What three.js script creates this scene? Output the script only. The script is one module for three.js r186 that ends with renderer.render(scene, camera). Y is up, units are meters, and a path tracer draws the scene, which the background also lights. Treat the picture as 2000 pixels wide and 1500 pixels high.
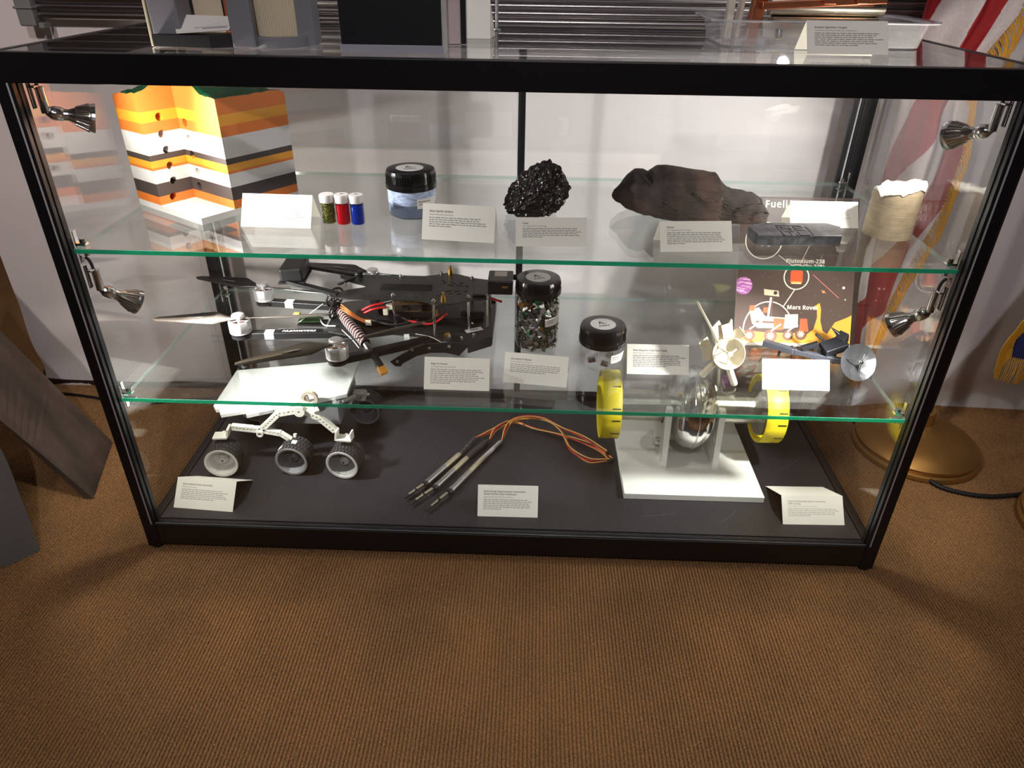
import * as THREE from 'three';
import { mergeGeometries, mergeVertices, toCreasedNormals } from 'three/addons/utils/BufferGeometryUtils.js';
import { RectAreaLightUniformsLib } from 'three/addons/lights/RectAreaLightUniformsLib.js';
import { RoundedBoxGeometry } from 'three/addons/geometries/RoundedBoxGeometry.js';
import { ImprovedNoise } from 'three/addons/math/ImprovedNoise.js';
import { Brush, Evaluator, SUBTRACTION } from 'three-bvh-csg';

// ---------------------------------------------------------------- camera, lights, exposure
const scene = new THREE.Scene();
scene.background = new THREE.Color(0x050505);
const renderer = new THREE.WebGLRenderer({ antialias: true });
renderer.toneMapping = THREE.LinearToneMapping;
renderer.toneMappingExposure = 1.0;
renderer.shadowMap.enabled = true;
RectAreaLightUniformsLib.init();
const V = (x, y, z) => new THREE.Vector3(x, y, z);
const camera = new THREE.PerspectiveCamera(56.35, 4 / 3, 0.02, 30);
{
  const pitch = 0.54275, yaw = -0.02469, roll = 0.01416;
  const fw = V(Math.sin(yaw) * Math.cos(pitch), -Math.sin(pitch), -Math.cos(yaw) * Math.cos(pitch));
  const r = fw.clone().cross(V(0, 1, 0)).normalize(), u = r.clone().cross(fw);
  camera.position.set(0.0332, 1.0966, 1.1014);
  camera.up.copy(r.clone().multiplyScalar(-Math.sin(roll)).addScaledVector(u, Math.cos(roll)));
  camera.lookAt(camera.position.clone().add(fw));
}
const SPOT = 1.4, SPILL = 0.46, CEIL = 0.55, TRACK = 7.5;  // candela of one case lamp and of its wide warm spill; radiance of a ceiling panel; candela of the track light
const LAMP_COLOR = new THREE.Color().setRGB(1.0, 0.985, 0.96);
const SPILL_COLOR = new THREE.Color().setRGB(1.0, 0.92, 0.8);
const CEIL_COLOR = new THREE.Color().setRGB(1.0, 0.9, 0.86), TRACK_COLOR = new THREE.Color().setRGB(1.0, 0.94, 0.96);

// ---------------------------------------------------------------- helpers
let seed = 7;
const rnd = () => { seed = (seed * 1664525 + 1013904223) >>> 0; return seed / 4294967296; };
const rr = (a, b) => a + (b - a) * rnd();
const noise = new ImprovedNoise();
const fbm = (x, y, z, o = 4) => { let s = 0, a = 1, f = 1; for (let i = 0; i < o; i++) { s += a * noise.noise(x * f, y * f, z * f); a *= 0.5; f *= 2.03; } return s; };
const taken = new Map();
function numbered(name) { const n = taken.get(name) ?? 0; taken.set(name, n + 1); return n ? name + '_' + String(n).padStart(3, '0') : name; }
const lin = (r, g, b) => new THREE.Color().setRGB(r, g, b);
const mat = (c, o = {}) => new THREE.MeshStandardMaterial({ color: Array.isArray(c) ? lin(...c) : new THREE.Color(c), roughness: 0.6, metalness: 0, side: THREE.DoubleSide, ...o });
const phys = (c, o = {}) => new THREE.MeshPhysicalMaterial({ color: Array.isArray(c) ? lin(...c) : new THREE.Color(c), roughness: 0.5, side: THREE.DoubleSide, ...o });
function clean(g) {
  g = g.index ? g.toNonIndexed() : g;
  for (const k of Object.keys(g.attributes)) if (!['position', 'normal', 'uv'].includes(k)) g.deleteAttribute(k);
  if (!g.attributes.normal) g.computeVertexNormals();
  if (!g.attributes.uv) g.setAttribute('uv', new THREE.BufferAttribute(new Float32Array(g.attributes.position.count * 2), 2));
  g.morphAttributes = {};
  return g;
}
const join = (list) => { const l = list.flat(9).map(clean); return l.length === 1 ? l[0] : mergeGeometries(l); };
const shade = (m) => { m.castShadow = m.receiveShadow = true; return m; };
function part(name, geos, m, parent, label) {
  const o = shade(new THREE.Mesh(join([geos]), m)); o.name = name; parent.add(o);
  if (label) o.userData.label = label;
  return o;
}
function thing(name, label, category, [x, y, z] = [0, 0, 0], turn = 0, group) {
  const o = new THREE.Group(); o.name = numbered(name); scene.add(o);
  o.position.set(x, y, z); o.rotation.y = turn; o.userData = { label, category };
  if (group) o.userData.group = group;
  return o;
}
function single(name, geos, m, label, category, pos = [0, 0, 0], turn = 0, group) {
  const o = shade(new THREE.Mesh(join([geos]), m)); o.name = numbered(name); scene.add(o);
  o.position.set(...pos); o.rotation.y = turn; o.userData = { label, category };
  if (group) o.userData.group = group;
  return o;
}
function struct(name, geos, m, label, category) {
  const o = shade(new THREE.Mesh(join([geos]), m)); o.name = name; scene.add(o);
  o.userData = { kind: 'structure', label, category };
  return o;
}
// geometry makers
const at = (g, x = 0, y = 0, z = 0, rx = 0, ry = 0, rz = 0) => { g.applyMatrix4(new THREE.Matrix4().compose(V(x, y, z), new THREE.Quaternion().setFromEuler(new THREE.Euler(rx, ry, rz)), V(1, 1, 1))); return g; };
const bx = (w, h, d, x = 0, y = 0, z = 0, rx = 0, ry = 0, rz = 0) => at(new THREE.BoxGeometry(w, h, d), x, y, z, rx, ry, rz);
const rbx = (w, h, d, r, x = 0, y = 0, z = 0, rx = 0, ry = 0, rz = 0) => at(new RoundedBoxGeometry(w, h, d, 2, Math.min(r, w / 2.01, h / 2.01, d / 2.01)), x, y, z, rx, ry, rz);
const span = (x0, x1, y0, y1, z0, z1) => bx(Math.abs(x1 - x0), Math.abs(y1 - y0), Math.abs(z1 - z0), (x0 + x1) / 2, (y0 + y1) / 2, (z0 + z1) / 2);
const rspan = (x0, x1, y0, y1, z0, z1, r = 0.0015) => rbx(Math.abs(x1 - x0), Math.abs(y1 - y0), Math.abs(z1 - z0), r, (x0 + x1) / 2, (y0 + y1) / 2, (z0 + z1) / 2);
const cyl = (r1, r2, h, x = 0, y = 0, z = 0, n = 24, open = false) => at(new THREE.CylinderGeometry(r1, r2, h, n, 1, open), x, y, z);
function aim(g, a, b) {                                     // a geometry built along +y from 0 is laid from a to b
  const A = V(...a), d = V(...b).sub(A);
  g.applyMatrix4(new THREE.Matrix4().compose(A, new THREE.Quaternion().setFromUnitVectors(V(0, 1, 0), d.clone().normalize()), V(1, 1, 1)));
  return g;
}
const dist = (a, b) => V(...a).distanceTo(V(...b));
const rod = (a, b, r1, r2 = r1, n = 14) => { const l = dist(a, b); return aim(cyl(r2, r1, l, 0, l / 2, 0, n), a, b); };
function bar(a, b, w, h) {                                  // box from a to b, w sideways (horizontal), h across
  const A = V(...a), B = V(...b), d = B.clone().sub(A), l = d.length(); d.normalize();
  const s = Math.abs(d.y) > 0.99 ? V(0, 0, 1) : V(0, 1, 0).cross(d).normalize(), u = d.clone().cross(s).normalize();
  const g = new RoundedBoxGeometry(w, h, l, 1, Math.min(w, h) * 0.15);
  g.applyMatrix4(new THREE.Matrix4().makeBasis(s, u, d).setPosition(A.add(B).multiplyScalar(0.5)));
  return g;
}
const tube = (pts, r, seg = 40, n = 8, closed = false) => new THREE.TubeGeometry(new THREE.CatmullRomCurve3(pts.map((p) => V(...p)), closed), seg, r, n, closed);
const lathe = (prof, n = 40) => toCreasedNormals(new THREE.LatheGeometry(prof.map(([r, y]) => new THREE.Vector2(Math.max(r, 1e-5), y)), n), 0.55);
const poly = (pts) => { const s = new THREE.Shape(); pts.forEach(([x, y], i) => (i ? s.lineTo(x, y) : s.moveTo(x, y))); s.closePath(); return s; };
// a flat plate: outline in (x, z), extruded up from y by t
function plate(pts, y, t, holes = [], bevel = 0) {
  const s = poly(pts.map(([x, z]) => [x, -z]));
  for (const h of holes) s.holes.push(new THREE.Path(h.map(([x, z]) => new THREE.Vector2(x, -z))));
  const g = new THREE.ExtrudeGeometry(s, { depth: t - 2 * bevel, bevelEnabled: bevel > 0, bevelThickness: bevel, bevelSize: bevel, bevelOffset: -bevel, bevelSegments: 1 });
  g.rotateX(-Math.PI / 2); g.translate(0, y + bevel, 0);
  return g;
}
class Quads {                                               // flat faces with chosen uv
  constructor() { this.p = []; this.t = []; }
  add(a, b, c, d, uv = [[0.01, 0.01], [0.01, 0.01], [0.01, 0.01], [0.01, 0.01]]) {
    for (const i of [0, 1, 2, 0, 2, 3]) { this.p.push(...[a, b, c, d][i]); this.t.push(...uv[i]); }
    return this;
  }
  geo() {
    const g = new THREE.BufferGeometry();
    g.setAttribute('position', new THREE.Float32BufferAttribute(this.p, 3)); g.setAttribute('uv', new THREE.Float32BufferAttribute(this.t, 2));
    g.computeVertexNormals(); return g;
  }
}
function canvasTex(w, h, draw) {
  const c = document.createElement('canvas'); c.width = w; c.height = h; draw(c.getContext('2d'), w, h);
  const t = new THREE.CanvasTexture(c); t.colorSpace = THREE.SRGBColorSpace; t.anisotropy = 4; return t;
}
function noiseTex(w, h, f, srgb = true) {                   // f(u, v) -> [r, g, b] 0..255, drawn with wrapped coordinates
  const d = new Uint8Array(w * h * 4);
  for (let y = 0; y < h; y++) for (let x = 0; x < w; x++) { const c = f(x / w, y / h, x, y), i = (y * w + x) * 4; d[i] = c[0]; d[i + 1] = c[1]; d[i + 2] = c[2]; d[i + 3] = 255; }
  const t = new THREE.DataTexture(d, w, h); t.magFilter = THREE.LinearFilter; t.wrapS = t.wrapT = THREE.RepeatWrapping;
  if (srgb) t.colorSpace = THREE.SRGBColorSpace;
  t.needsUpdate = true; return t;
}

// ---------------------------------------------------------------- materials
const M = {
  black: mat([0.006, 0.006, 0.008], { roughness: 0.38 }),
  gasket: mat([0.42, 0.42, 0.43], { roughness: 0.3 }),
  pane: phys([0.985, 0.99, 0.99], { roughness: 0.0, transmission: 1, thickness: 0, ior: 1.5 }),
  shelfPane: phys([0.955, 0.975, 0.972], { roughness: 0.0, transmission: 1, thickness: 0, ior: 1.52 }),
  glassEdge: phys([0.03, 0.7, 0.48], { roughness: 0.5, transmission: 0.6, thickness: 0 }),
  paleEdge: phys([0.8, 0.9, 0.87], { roughness: 0.1, transmission: 0.93, thickness: 0 }),
  chrome: mat([0.72, 0.72, 0.72], { roughness: 0.12, metalness: 1 }),
  steel: mat([0.55, 0.54, 0.52], { roughness: 0.3, metalness: 1 }),
  brass: mat([0.75, 0.48, 0.14], { roughness: 0.28, metalness: 1 }),
  rubber: mat([0.01, 0.01, 0.011], { roughness: 0.6 }),
  whitePlastic: mat([0.82, 0.82, 0.8], { roughness: 0.45 }),
  clear: phys([0.97, 0.98, 0.98], { roughness: 0.02, transmission: 1, thickness: 0, ior: 1.5 }),
  paper: mat([0.84, 0.83, 0.79], { roughness: 0.85 }),
};
const S1 = 0.662, S2 = 0.368, S0 = 0.068, TOP = 0.965;      // heights of the two shelves, the deck and the top

// ---------------------------------------------------------------- the room
const carpetTex = noiseTex(1024, 1024, (u, v, x, y) => {
  const w = (a) => Math.min(a, 1 - a) * 2;
  const n = fbm(u * 3, v * 3, 1.3, 3) * Math.min(1, 6 * Math.min(w(u), w(v))), f = fbm(x * 0.31, y * 0.13, 4.1, 2), s = rnd();
  const k = 1 + 0.09 * n + 0.34 * f + 0.3 * (s - 0.5);
  return [Math.min(255, 152 * k), Math.min(255, 113 * k), Math.min(255, 72 * k)];
});
const carpetBump = noiseTex(512, 512, (u, v, x, y) => { const c = 128 + 80 * fbm(x * 0.23, y * 0.16, 9.7, 3) + 30 * (rnd() - 0.5); return [c, c, c]; }, false);
for (const t of [carpetTex, carpetBump]) t.repeat.set(2.2, 2.2);
const carpetMat = mat(0xffffff, { map: carpetTex, bumpMap: carpetBump, bumpScale: 0.002, roughness: 0.95 });
const plankUV = (g, s = 1) => { const p = g.attributes.position, n = g.attributes.normal, t = g.attributes.uv; for (let i = 0; i < p.count; i++) { const ax = Math.abs(n.getX(i)), ay = Math.abs(n.getY(i)), az = Math.abs(n.getZ(i)); ay >= ax && ay >= az ? t.setXY(i, p.getX(i) * s, p.getZ(i) * s) : ax > az ? t.setXY(i, p.getZ(i) * s, p.getY(i) * s) : t.setXY(i, p.getX(i) * s, p.getY(i) * s); } return g; };
const floor = struct('floor', plankUV(span(-2.3, 2.7, -0.1, -0.003, -2.1, 3.3)), carpetMat, 'brown ribbed carpet covering the whole floor', 'carpet');
{
  const pitch = 0.0067, pos = [], uv = [], idx = [], z0 = -0.66, z1 = 0.85, seg = 60;
  for (let i = 0; i < 560; i++) {
    const x0 = -1.75 + i * pitch, base = pos.length / 3;
    for (let k = 0; k <= seg; k++) {
      const z = z0 + (z1 - z0) * k / seg, j = 0.0009 * fbm(x0 * 9, z * 7, 2.2, 2) + 0.0005 * (rnd() - 0.5), hh = 0.0042 + 0.0007 * rnd();
      for (let a = 0; a < 6; a++) {
        const t = Math.PI * a / 5;
        pos.push(x0 + j - Math.cos(t) * pitch * 0.44, -0.0034 + Math.sin(t) ** 0.8 * hh, z); uv.push(pos[pos.length - 3], z);
      }
    }
    for (let k = 0; k < seg; k++) for (let a = 0; a < 5; a++) { const q = base + k * 6 + a; idx.push(q, q + 6, q + 1, q + 1, q + 6, q + 7); }
  }
  const g = new THREE.BufferGeometry();
  g.setAttribute('position', new THREE.Float32BufferAttribute(pos, 3)); g.setAttribute('uv', new THREE.Float32BufferAttribute(uv, 2)); g.setIndex(idx); g.computeVertexNormals();
  const o = shade(new THREE.Mesh(g, carpetMat)); o.name = 'carpet_ribs'; o.userData.kind = 'stuff'; floor.add(o);
  // lint: pale crumbs and short straws of fibre lying on the carpet
  const bits = [];
  for (let i = 0; i < 190; i++) { const x = rr(-1.0, 1.25), z = rr(0.05, 0.72), s = rr(0.0007, 0.0016); bits.push(at(new THREE.IcosahedronGeometry(s, 0), x, 0.001 + s * 0.5, z, rnd() * 3, rnd() * 3, 0)); }
  for (let i = 0; i < 34; i++) {
    const x = rr(-0.9, 1.2), z = rr(0.12, 0.7), a = rnd() * 6.28, l = rr(0.008, 0.028), b = rr(-0.5, 0.5) * l;
    bits.push(tube([[x, 0.0015, z], [x + Math.cos(a) * l / 2 - Math.sin(a) * b, 0.003, z + Math.sin(a) * l / 2 + Math.cos(a) * b], [x + Math.cos(a) * l, 0.0015, z + Math.sin(a) * l]], 0.00035, 6, 4));
  }
  const lint = part('lint', bits, mat([0.55, 0.42, 0.27], { roughness: 0.9 }), floor, 'pale crumbs and straw bits on the carpet'); lint.userData.kind = 'stuff';
}
const wallMat = mat([0.74, 0.69, 0.7], { roughness: 0.9 });
{
  // white cloth-faced wall panel behind the case, slightly wavy, standing just clear of the floor
  const g = new THREE.BoxGeometry(3.9, 2.7, 0.03, 160, 100, 1), p = g.attributes.position;
  for (let i = 0; i < p.count; i++) {
    const x = p.getX(i) + 0.58, y = Math.max(0, p.getY(i) + 1.35);
    let d = 0.0035 * fbm(x * 1.6, y * 0.8, 3.1, 3);
    if (y < 0.3) d += 0.011 * (1 - y / 0.3) * Math.sin(x * 9 - y * 34 + 2.5 * fbm(x * 2, y * 3, 5, 2));
    p.setXYZ(i, x, y, p.getZ(i) - 0.67 + (p.getZ(i) > 0 ? d : 0));
  }
  g.computeVertexNormals();
  struct('wall_back', g, wallMat, 'white cloth-covered wall panel behind the glass case', 'wall');
}
const woodTex = noiseTex(256, 512, (u, v) => { const n = 0.5 + 0.5 * Math.sin(u * 60 + 5 * fbm(u * 4, v * 1.2, 2, 3)), k = 0.8 + 0.25 * n; return [96 * k, 54 * k, 32 * k]; });
struct('wall_left', plankUV(span(-2.4, -2.3, -0.1, 2.8, -2.1, 3.3)), mat(0xffffff, { map: woodTex, roughness: 0.5 }), 'brown wood panelled wall beyond the white wall panel', 'wall');
struct('wall_rear', plankUV(span(-2.3, 2.7, -0.1, 2.8, -2.2, -2.1)), mat(0xffffff, { map: woodTex, roughness: 0.5 }), 'brown wooden wall far behind the white panel', 'wall');
struct('wall_right', span(2.7, 2.8, -0.1, 2.8, -2.1, 3.3), mat([0.3, 0.27, 0.27], { roughness: 0.9 }), 'plain wall outside the picture to the right', 'wall');
struct('wall_front', span(-2.3, 2.7, -0.1, 2.8, 3.3, 3.4), mat([0.22, 0.19, 0.18], { roughness: 0.9 }), 'plain dark wall behind the viewer', 'wall');
struct('ceiling', span(-2.4, 2.8, 2.8, 2.9, -2.2, 3.4), mat([0.5, 0.48, 0.47], { roughness: 0.9 }), 'plain ceiling of the exhibition room', 'ceiling');
struct('baseboard_back', [span(-1.37, -0.78, 0, 0.016, -0.654, -0.645), span(-2.3, -1.37, 0, 0.09, -2.1, -2.08)], mat([0.03, 0.018, 0.014], { roughness: 0.5 }), 'dark base strip under the white wall panel', 'baseboard');
for (const [i, x, z, k] of [[0, -0.6, 1.1, 1], [1, 1.3, 0.3, 0.8]]) {
  const t = thing('ceiling_light', i ? 'square ceiling light panel above the flags' : 'square ceiling light panel above the viewer', 'ceiling light', [x, 2.8, z]);
  part('frame', [span(-0.32, 0.32, -0.02, 0, -0.32, -0.3), span(-0.32, 0.32, -0.02, 0, 0.3, 0.32), span(-0.32, -0.3, -0.02, 0, -0.3, 0.3), span(0.3, 0.32, -0.02, 0, -0.3, 0.3)], M.whitePlastic, t);
  part('diffuser', span(-0.3, 0.3, -0.012, -0.002, -0.3, 0.3), mat(0xffffff, { emissive: CEIL_COLOR, emissiveIntensity: 0.5 }), t);
  const l = new THREE.RectAreaLight(CEIL_COLOR, CEIL * k * 5, 0.6, 0.6); l.position.set(0, -0.03, 0); l.rotation.x = -Math.PI / 2; t.add(l);
}

function trackSpot(label, x, z, to, color, power, angle) {   // can lamps on the ceiling track in front of the case
  const t = thing('track_spotlight', label, 'spotlight', [x, 2.8, z], 0, 'ceiling track spotlights');
  const d = V(to[0] - x, to[1] - 2.71, to[2] - z).normalize(), k = V(0, -0.09, 0), e = (l) => k.clone().addScaledVector(d, l).toArray();
  part('mount', [rspan(-0.3, 0.3, -0.02, 0, -0.015, 0.015, 0.002), cyl(0.006, 0.006, 0.08, 0, -0.055, 0, 12)], M.black, t);
  part('can', aim(lathe([[0, -0.05], [0.04, -0.05], [0.045, -0.045], [0.045, 0.08], [0.04, 0.08], [0.04, 0.06]], 32), k.toArray(), e(1)), M.black, t);
  part('lens', aim(cyl(0.039, 0.039, 0.004, 0, 0.062, 0, 28), k.toArray(), e(1)), mat(0xffffff, { emissive: color, emissiveIntensity: 4 }), t, 'glowing lamp lens');
  const l = new THREE.SpotLight(color, power, 0, angle, 0.9, 2); l.castShadow = true; l.shadow.radius = 2; l.position.set(...e(0.085)); l.target.position.set(...e(2)); t.add(l, l.target);
}
trackSpot('black ceiling track spotlight aimed at the display case', 0.1, 2.3, [0.05, 0.76, -0.4], TRACK_COLOR, TRACK, 0.75);
trackSpot('black ceiling track spotlight aimed at the metal pedestal', -0.95, 2.1, [-1.32, 0.62, -0.65], new THREE.Color().setRGB(1.0, 0.86, 0.76), 9, 0.3);

// stacked dark tubes on brackets along the wall above the case
{
  const t = thing('tube_rack', 'dark metal tubes stacked in grey brackets on the white wall', 'tube rack', [0, 0, 0]);
  const tubes = [0.0085, 0.0062, 0.0062, 0.0062, 0.0062, 0.0062, 0.0062, 0.0062, 0.0062];
  let y = 0.957;
  const tm = mat([0.36, 0.34, 0.34], { roughness: 0.3, metalness: 1 });
  for (const r of tubes) { y += r; const g = cyl(r, r, 1.93, 0, 0, 0, 18); g.rotateZ(Math.PI / 2); g.translate(-0.1, y, -0.628); part('tube', g, tm, t); y += r + 0.0022; }
  const gm = mat([0.2, 0.2, 0.2], { roughness: 0.5 });
  for (const [x, s] of [[-1.075, -1], [0.875, 1]]) part('bracket', [rspan(x - 0.018, x + 0.018, 0.944, 1.1, -0.64, -0.605, 0.004), rspan(x - 0.02 * s, x - 0.032 * s, 0.94, 0.951, -0.64, -0.61, 0.002), rspan(x - 0.021, x + 0.021, 0.978, 0.983, -0.64, -0.602, 0.002)], gm, t);
}

// ---------------------------------------------------------------- the display case
const HW = 0.7606, D = 0.548, PW = 0.027;
{
  const t = thing('display_case', 'large black framed glass display case with two glass shelves and dark deck', 'display case');
  for (const [sx, z0, z1] of [[-1, -PW, 0], [1, -PW, 0], [-1, -D, -D + 0.016], [1, -D, -D + 0.016]]) {
    const a = sx < 0 ? -HW : HW - PW, b = a + PW, front = z1 === 0;
    const o = part('post', rspan(a, b, 0.006, 0.93, z0, z1, 0.002), M.black, t);
    const ix = sx < 0 ? b : a, s = sx < 0 ? 1 : -1;
    if (front) {
      part('gasket', rspan(ix - s * 0.0075, ix - s * 0.0045, 0.068, 0.923, z1 - 0.001, z1 + 0.0012, 0.0008), M.gasket, o, 'thin bright gasket line');
      part('inner_channel', rspan(ix, ix + s * 0.0015, 0.068, 0.923, z0 + 0.004, z1 - 0.012, 0.0006), M.black, o);
    } else {
      part('gasket', rspan(ix + s * 0.008, ix + s * 0.011, 0.068, 0.923, z1 - 0.004, z1 - 0.0005, 0.0008), M.gasket, o, 'thin bright channel edge');
      part('inner_channel', [rspan(ix, ix + s * 0.022, 0.068, 0.923, z0 + 0.0165 - 0.016, z1 - 0.004, 0.001), rspan(ix, ix + s * 0.006, 0.068, 0.923, z1 - 0.004, z1 - 0.001, 0.001)], M.black, o);
    }
    part('foot', cyl(0.011, 0.012, 0.012, (a + b) / 2, 0.006, (z0 + z1) / 2, 16), M.rubber, t);
  }
  part('top_rail', rspan(-HW, HW, 0.923, TOP, -0.016, 0.0005, 0.0015), M.black, t);
  part('top_rail', rspan(-HW, HW, 0.923, TOP, -D, -D + 0.014, 0.0015), M.black, t);
  for (const s of [-1, 1]) part('top_rail', rspan(s * HW, s * (HW - 0.012), 0.923, TOP, -D + 0.014, -0.016, 0.0015), M.black, t);
  part('base_rail', [rspan(-HW + PW, HW - PW, 0.013, 0.066, -0.022, -0.001, 0.0015)], M.black, t);
  part('deck_lip', rspan(-HW + PW, HW - PW, 0.0662, 0.069, -0.006, -0.003, 0.001), mat([0.1, 0.1, 0.105], { roughness: 0.22 }), t, 'thin glossy lip along the deck front');
  part('base_rail', rspan(-HW + PW, HW - PW, 0.013, 0.085, -D, -D + 0.022, 0.0015), M.black, t);
  for (const s of [-1, 1]) part('base_rail', [rspan(s * HW, s * (HW - 0.02), 0.013, 0.058, -D + 0.034, -PW, 0.0015), rspan(s * (HW - 0.02), s * (HW - 0.03), 0.013, 0.05, -D + 0.034, -PW, 0.001)], M.black, t);
  const deckTex = noiseTex(512, 512, (u, v, x, y) => { const n = fbm(u * 5, v * 5, 8, 3), k = 30 + 3 * n + 2 * Math.sin(y * 0.9) + 5 * rnd(); return [k + 4, k + 3, k + 7]; });
  const deck = part('deck', plankUV(span(-HW + 0.03, HW - 0.03, 0.05, S0, -D + 0.022, -0.022), 2), mat(0xffffff, { map: deckTex, roughness: 0.42 }), t, 'dark laminate deck');
  for (const [a, b, c, d] of [[0.57, -0.33, 0.66, -0.42], [0.62, -0.24, 0.7, -0.31], [0.45, -0.06, 0.49, -0.1], [0.28, -0.07, 0.36, -0.085]]) part('scratch', tube([[a, S0, b], [(a + c) / 2 + 0.006, S0 + 0.0001, (b + d) / 2], [c, S0, d]], 0.0003, 8, 4), mat([0.14, 0.14, 0.15]), deck);
  part('glass_pane', span(-HW + PW, HW - PW, 0.066, 0.923, -0.014, -0.009), M.pane, t, 'clear front pane');
  for (const s of [-1, 1]) part('glass_pane', span(s * (HW - 0.014), s * (HW - 0.009), 0.05, 0.93, -D + 0.016, -PW), M.pane, t, 'clear side pane');
  part('glass_pane', span(-HW + PW, 0.012, 0.085, 0.925, -D + 0.0055, -D + 0.0085), M.pane, t, 'clear sliding back pane');
  part('glass_pane', span(-0.005, HW - PW, 0.085, 0.925, -D + 0.0005, -D + 0.0035), M.pane, t, 'clear sliding back pane');
  part('glass_pane', span(-HW + 0.012, HW - 0.012, 0.9585, 0.964, -D + 0.014, -0.016), M.pane, t, 'clear top pane');
  part('back_stile', [rspan(-0.002, 0.014, 0.085, 0.925, -D + 0.009, -D + 0.0135, 0.001), rspan(0.001, 0.005, 0.085, 0.925, -D + 0.0135, -D + 0.015, 0.0005)], M.black, t, 'upright black stile of the back doors');
  for (const y of [S1, S2]) for (const s of [-1, 1]) for (const [z, f] of [[-0.034, 1], [-D + 0.03, -1]]) {
    const x = s * (HW - PW - 0.0001), fz = f > 0 ? -0.03 : -D + 0.024;
    part('shelf_clip', [rspan(x, x - s * 0.0018, y - 0.03, y + 0.026, z - 0.005, z + 0.005, 0.0008), rspan(x, x - s * 0.02, y - 0.0125, y - 0.009, z - 0.006, z + 0.006, 0.001), rspan(x, x - s * 0.018, y + 0.001, y + 0.0055, z - 0.006, z + 0.006, 0.001), cyl(0.0055, 0.0055, 0.012, x - s * 0.012, y + 0.007, z, 16), cyl(0.0045, 0.0045, 0.006, x - s * 0.012, y - 0.014, z, 16)], M.chrome, t, 'chrome shelf clip');
  }
}
for (const [y, w] of [[S1, 'upper'], [S2, 'lower']]) {
  const t = thing('glass_shelf', w === 'upper' ? 'upper glass shelf carrying the rocks and the striped block' : 'lower glass shelf carrying the drone and satellites', 'glass shelf', [0, y, 0]);
  const x = 0.7302, zf = -0.018, zb = -0.5295, h = 0.008, e = 0.0006;
  const q = new Quads();
  q.add([-x, 0, zf], [x, 0, zf], [x, 0, zb], [-x, 0, zb]); q.add([-x, -h, zb], [x, -h, zb], [x, -h, zf], [-x, -h, zf]);
  part('plate', q.geo(), M.shelfPane, t);
  const edge = (a, b, n) => part('edge', n, b ? M.paleEdge : M.glassEdge, t, b ? 'pale glass edge' : 'emerald green polished glass edge');
  edge(0, 0, rspan(-x, x, -h + 0.0002, -0.0002, zf, zf + 0.0012, 0.0005)); edge(0, 1, rspan(-x, x, -h + 0.0002, -0.0002, zb, zb - 0.0012, 0.0005));
  for (const s of [-1, 1]) edge(0, 1, rspan(s * x, s * (x + 0.0012), -h + 0.0002, -0.0002, zb, zf, 0.0005));
}

// ---------------------------------------------------------------- chrome spot lamps on the front posts
function caseLamp(label, side, y, dir, power) {
  const px = side * (HW - PW - 0.002), t = thing('case_spotlight', label, 'spotlight', [px, y, -0.03], 0, 'chrome spot lamps on the front posts');
  const s = -side;
  part('bracket', [rspan(0, s * 0.003, -0.036, 0.006, -0.006, 0.0025, 0.001), rspan(0, s * 0.012, -0.006, -0.003, -0.012, 0.0025, 0.001)], M.chrome, t);
  part('cable', tube([[s * 0.004, 0.019, -0.006], [s * 0.008, 0.012, -0.008], [s * 0.01, -0.008, -0.01]], 0.0026, 16, 8), M.rubber, t, 'short black cable loop');
  part('stem', [cyl(0.0066, 0.0066, 0.036, s * 0.01, -0.026, -0.012, 20), cyl(0.0072, 0.0072, 0.004, s * 0.01, -0.008, -0.012, 20)], M.chrome, t);
  const d = V(...dir).normalize(), k = V(s * 0.008, -0.043, -0.013);
  const e = (l) => k.clone().addScaledVector(d, l).toArray();
  const mk = (prof) => aim(lathe(prof, 28), k.toArray(), e(1));
  part('knuckle', [mk([[0, 0], [0.004, 0], [0.0095, 0.007], [0.0108, 0.012], [0.0108, 0.021], [0.0092, 0.024]])], M.chrome, t);
  const fins = [], pd = V(0, 0, 1).cross(d).normalize(), pe = d.clone().cross(pd);
  for (let f = 0; f < 24; f++) { const an = f / 24 * 6.283, q = (l, r) => k.clone().addScaledVector(d, l).addScaledVector(pd, r * Math.cos(an)).addScaledVector(pe, r * Math.sin(an)).toArray(); fins.push(rod(q(0.04, 0.0135), q(0.0585, 0.0216), 0.0009, 0.0009, 5)); }
  const head = part('reflector_head', [mk([[0.0088, 0.02], [0.0088, 0.031], [0.0122, 0.038], [0.0165, 0.048], [0.0205, 0.058], [0.0225, 0.064], [0.0225, 0.067], [0.0212, 0.067], [0.0195, 0.058], [0.0155, 0.049], [0.006, 0.042], [0, 0.042]])], M.chrome, t);
  part('cooling_fins', fins, M.chrome, head);
  part('lens', aim(cyl(0.018, 0.018, 0.001, 0, 0.0615, 0, 24), k.toArray(), e(1)), mat([1, 1, 1], { emissive: LAMP_COLOR, emissiveIntensity: 6 }), t, 'glowing lamp lens');
  const l = new THREE.SpotLight(LAMP_COLOR, SPOT * power, 0, 0.74, 0.7, 2); l.castShadow = true; l.shadow.radius = 0.7;
  l.position.set(...e(0.07)); l.target.position.set(...e(1)); t.add(l, l.target);
  const w = new THREE.SpotLight(SPILL_COLOR, SPILL * Math.min(1, power), 0, 1.54, 0.12, 2); w.castShadow = true; w.shadow.radius = 0.7; w.position.copy(l.position); w.target.position.copy(l.target.position); t.add(w, w.target);
}
caseLamp('chrome spot lamp at upper left post shining on the striped block', -1, 0.918, [0.86, -0.22, -0.46], 0.72);
caseLamp('chrome spot lamp on left post just under the upper shelf', -1, 0.622, [0.62, -0.6, -0.5], 1.3);
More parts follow.
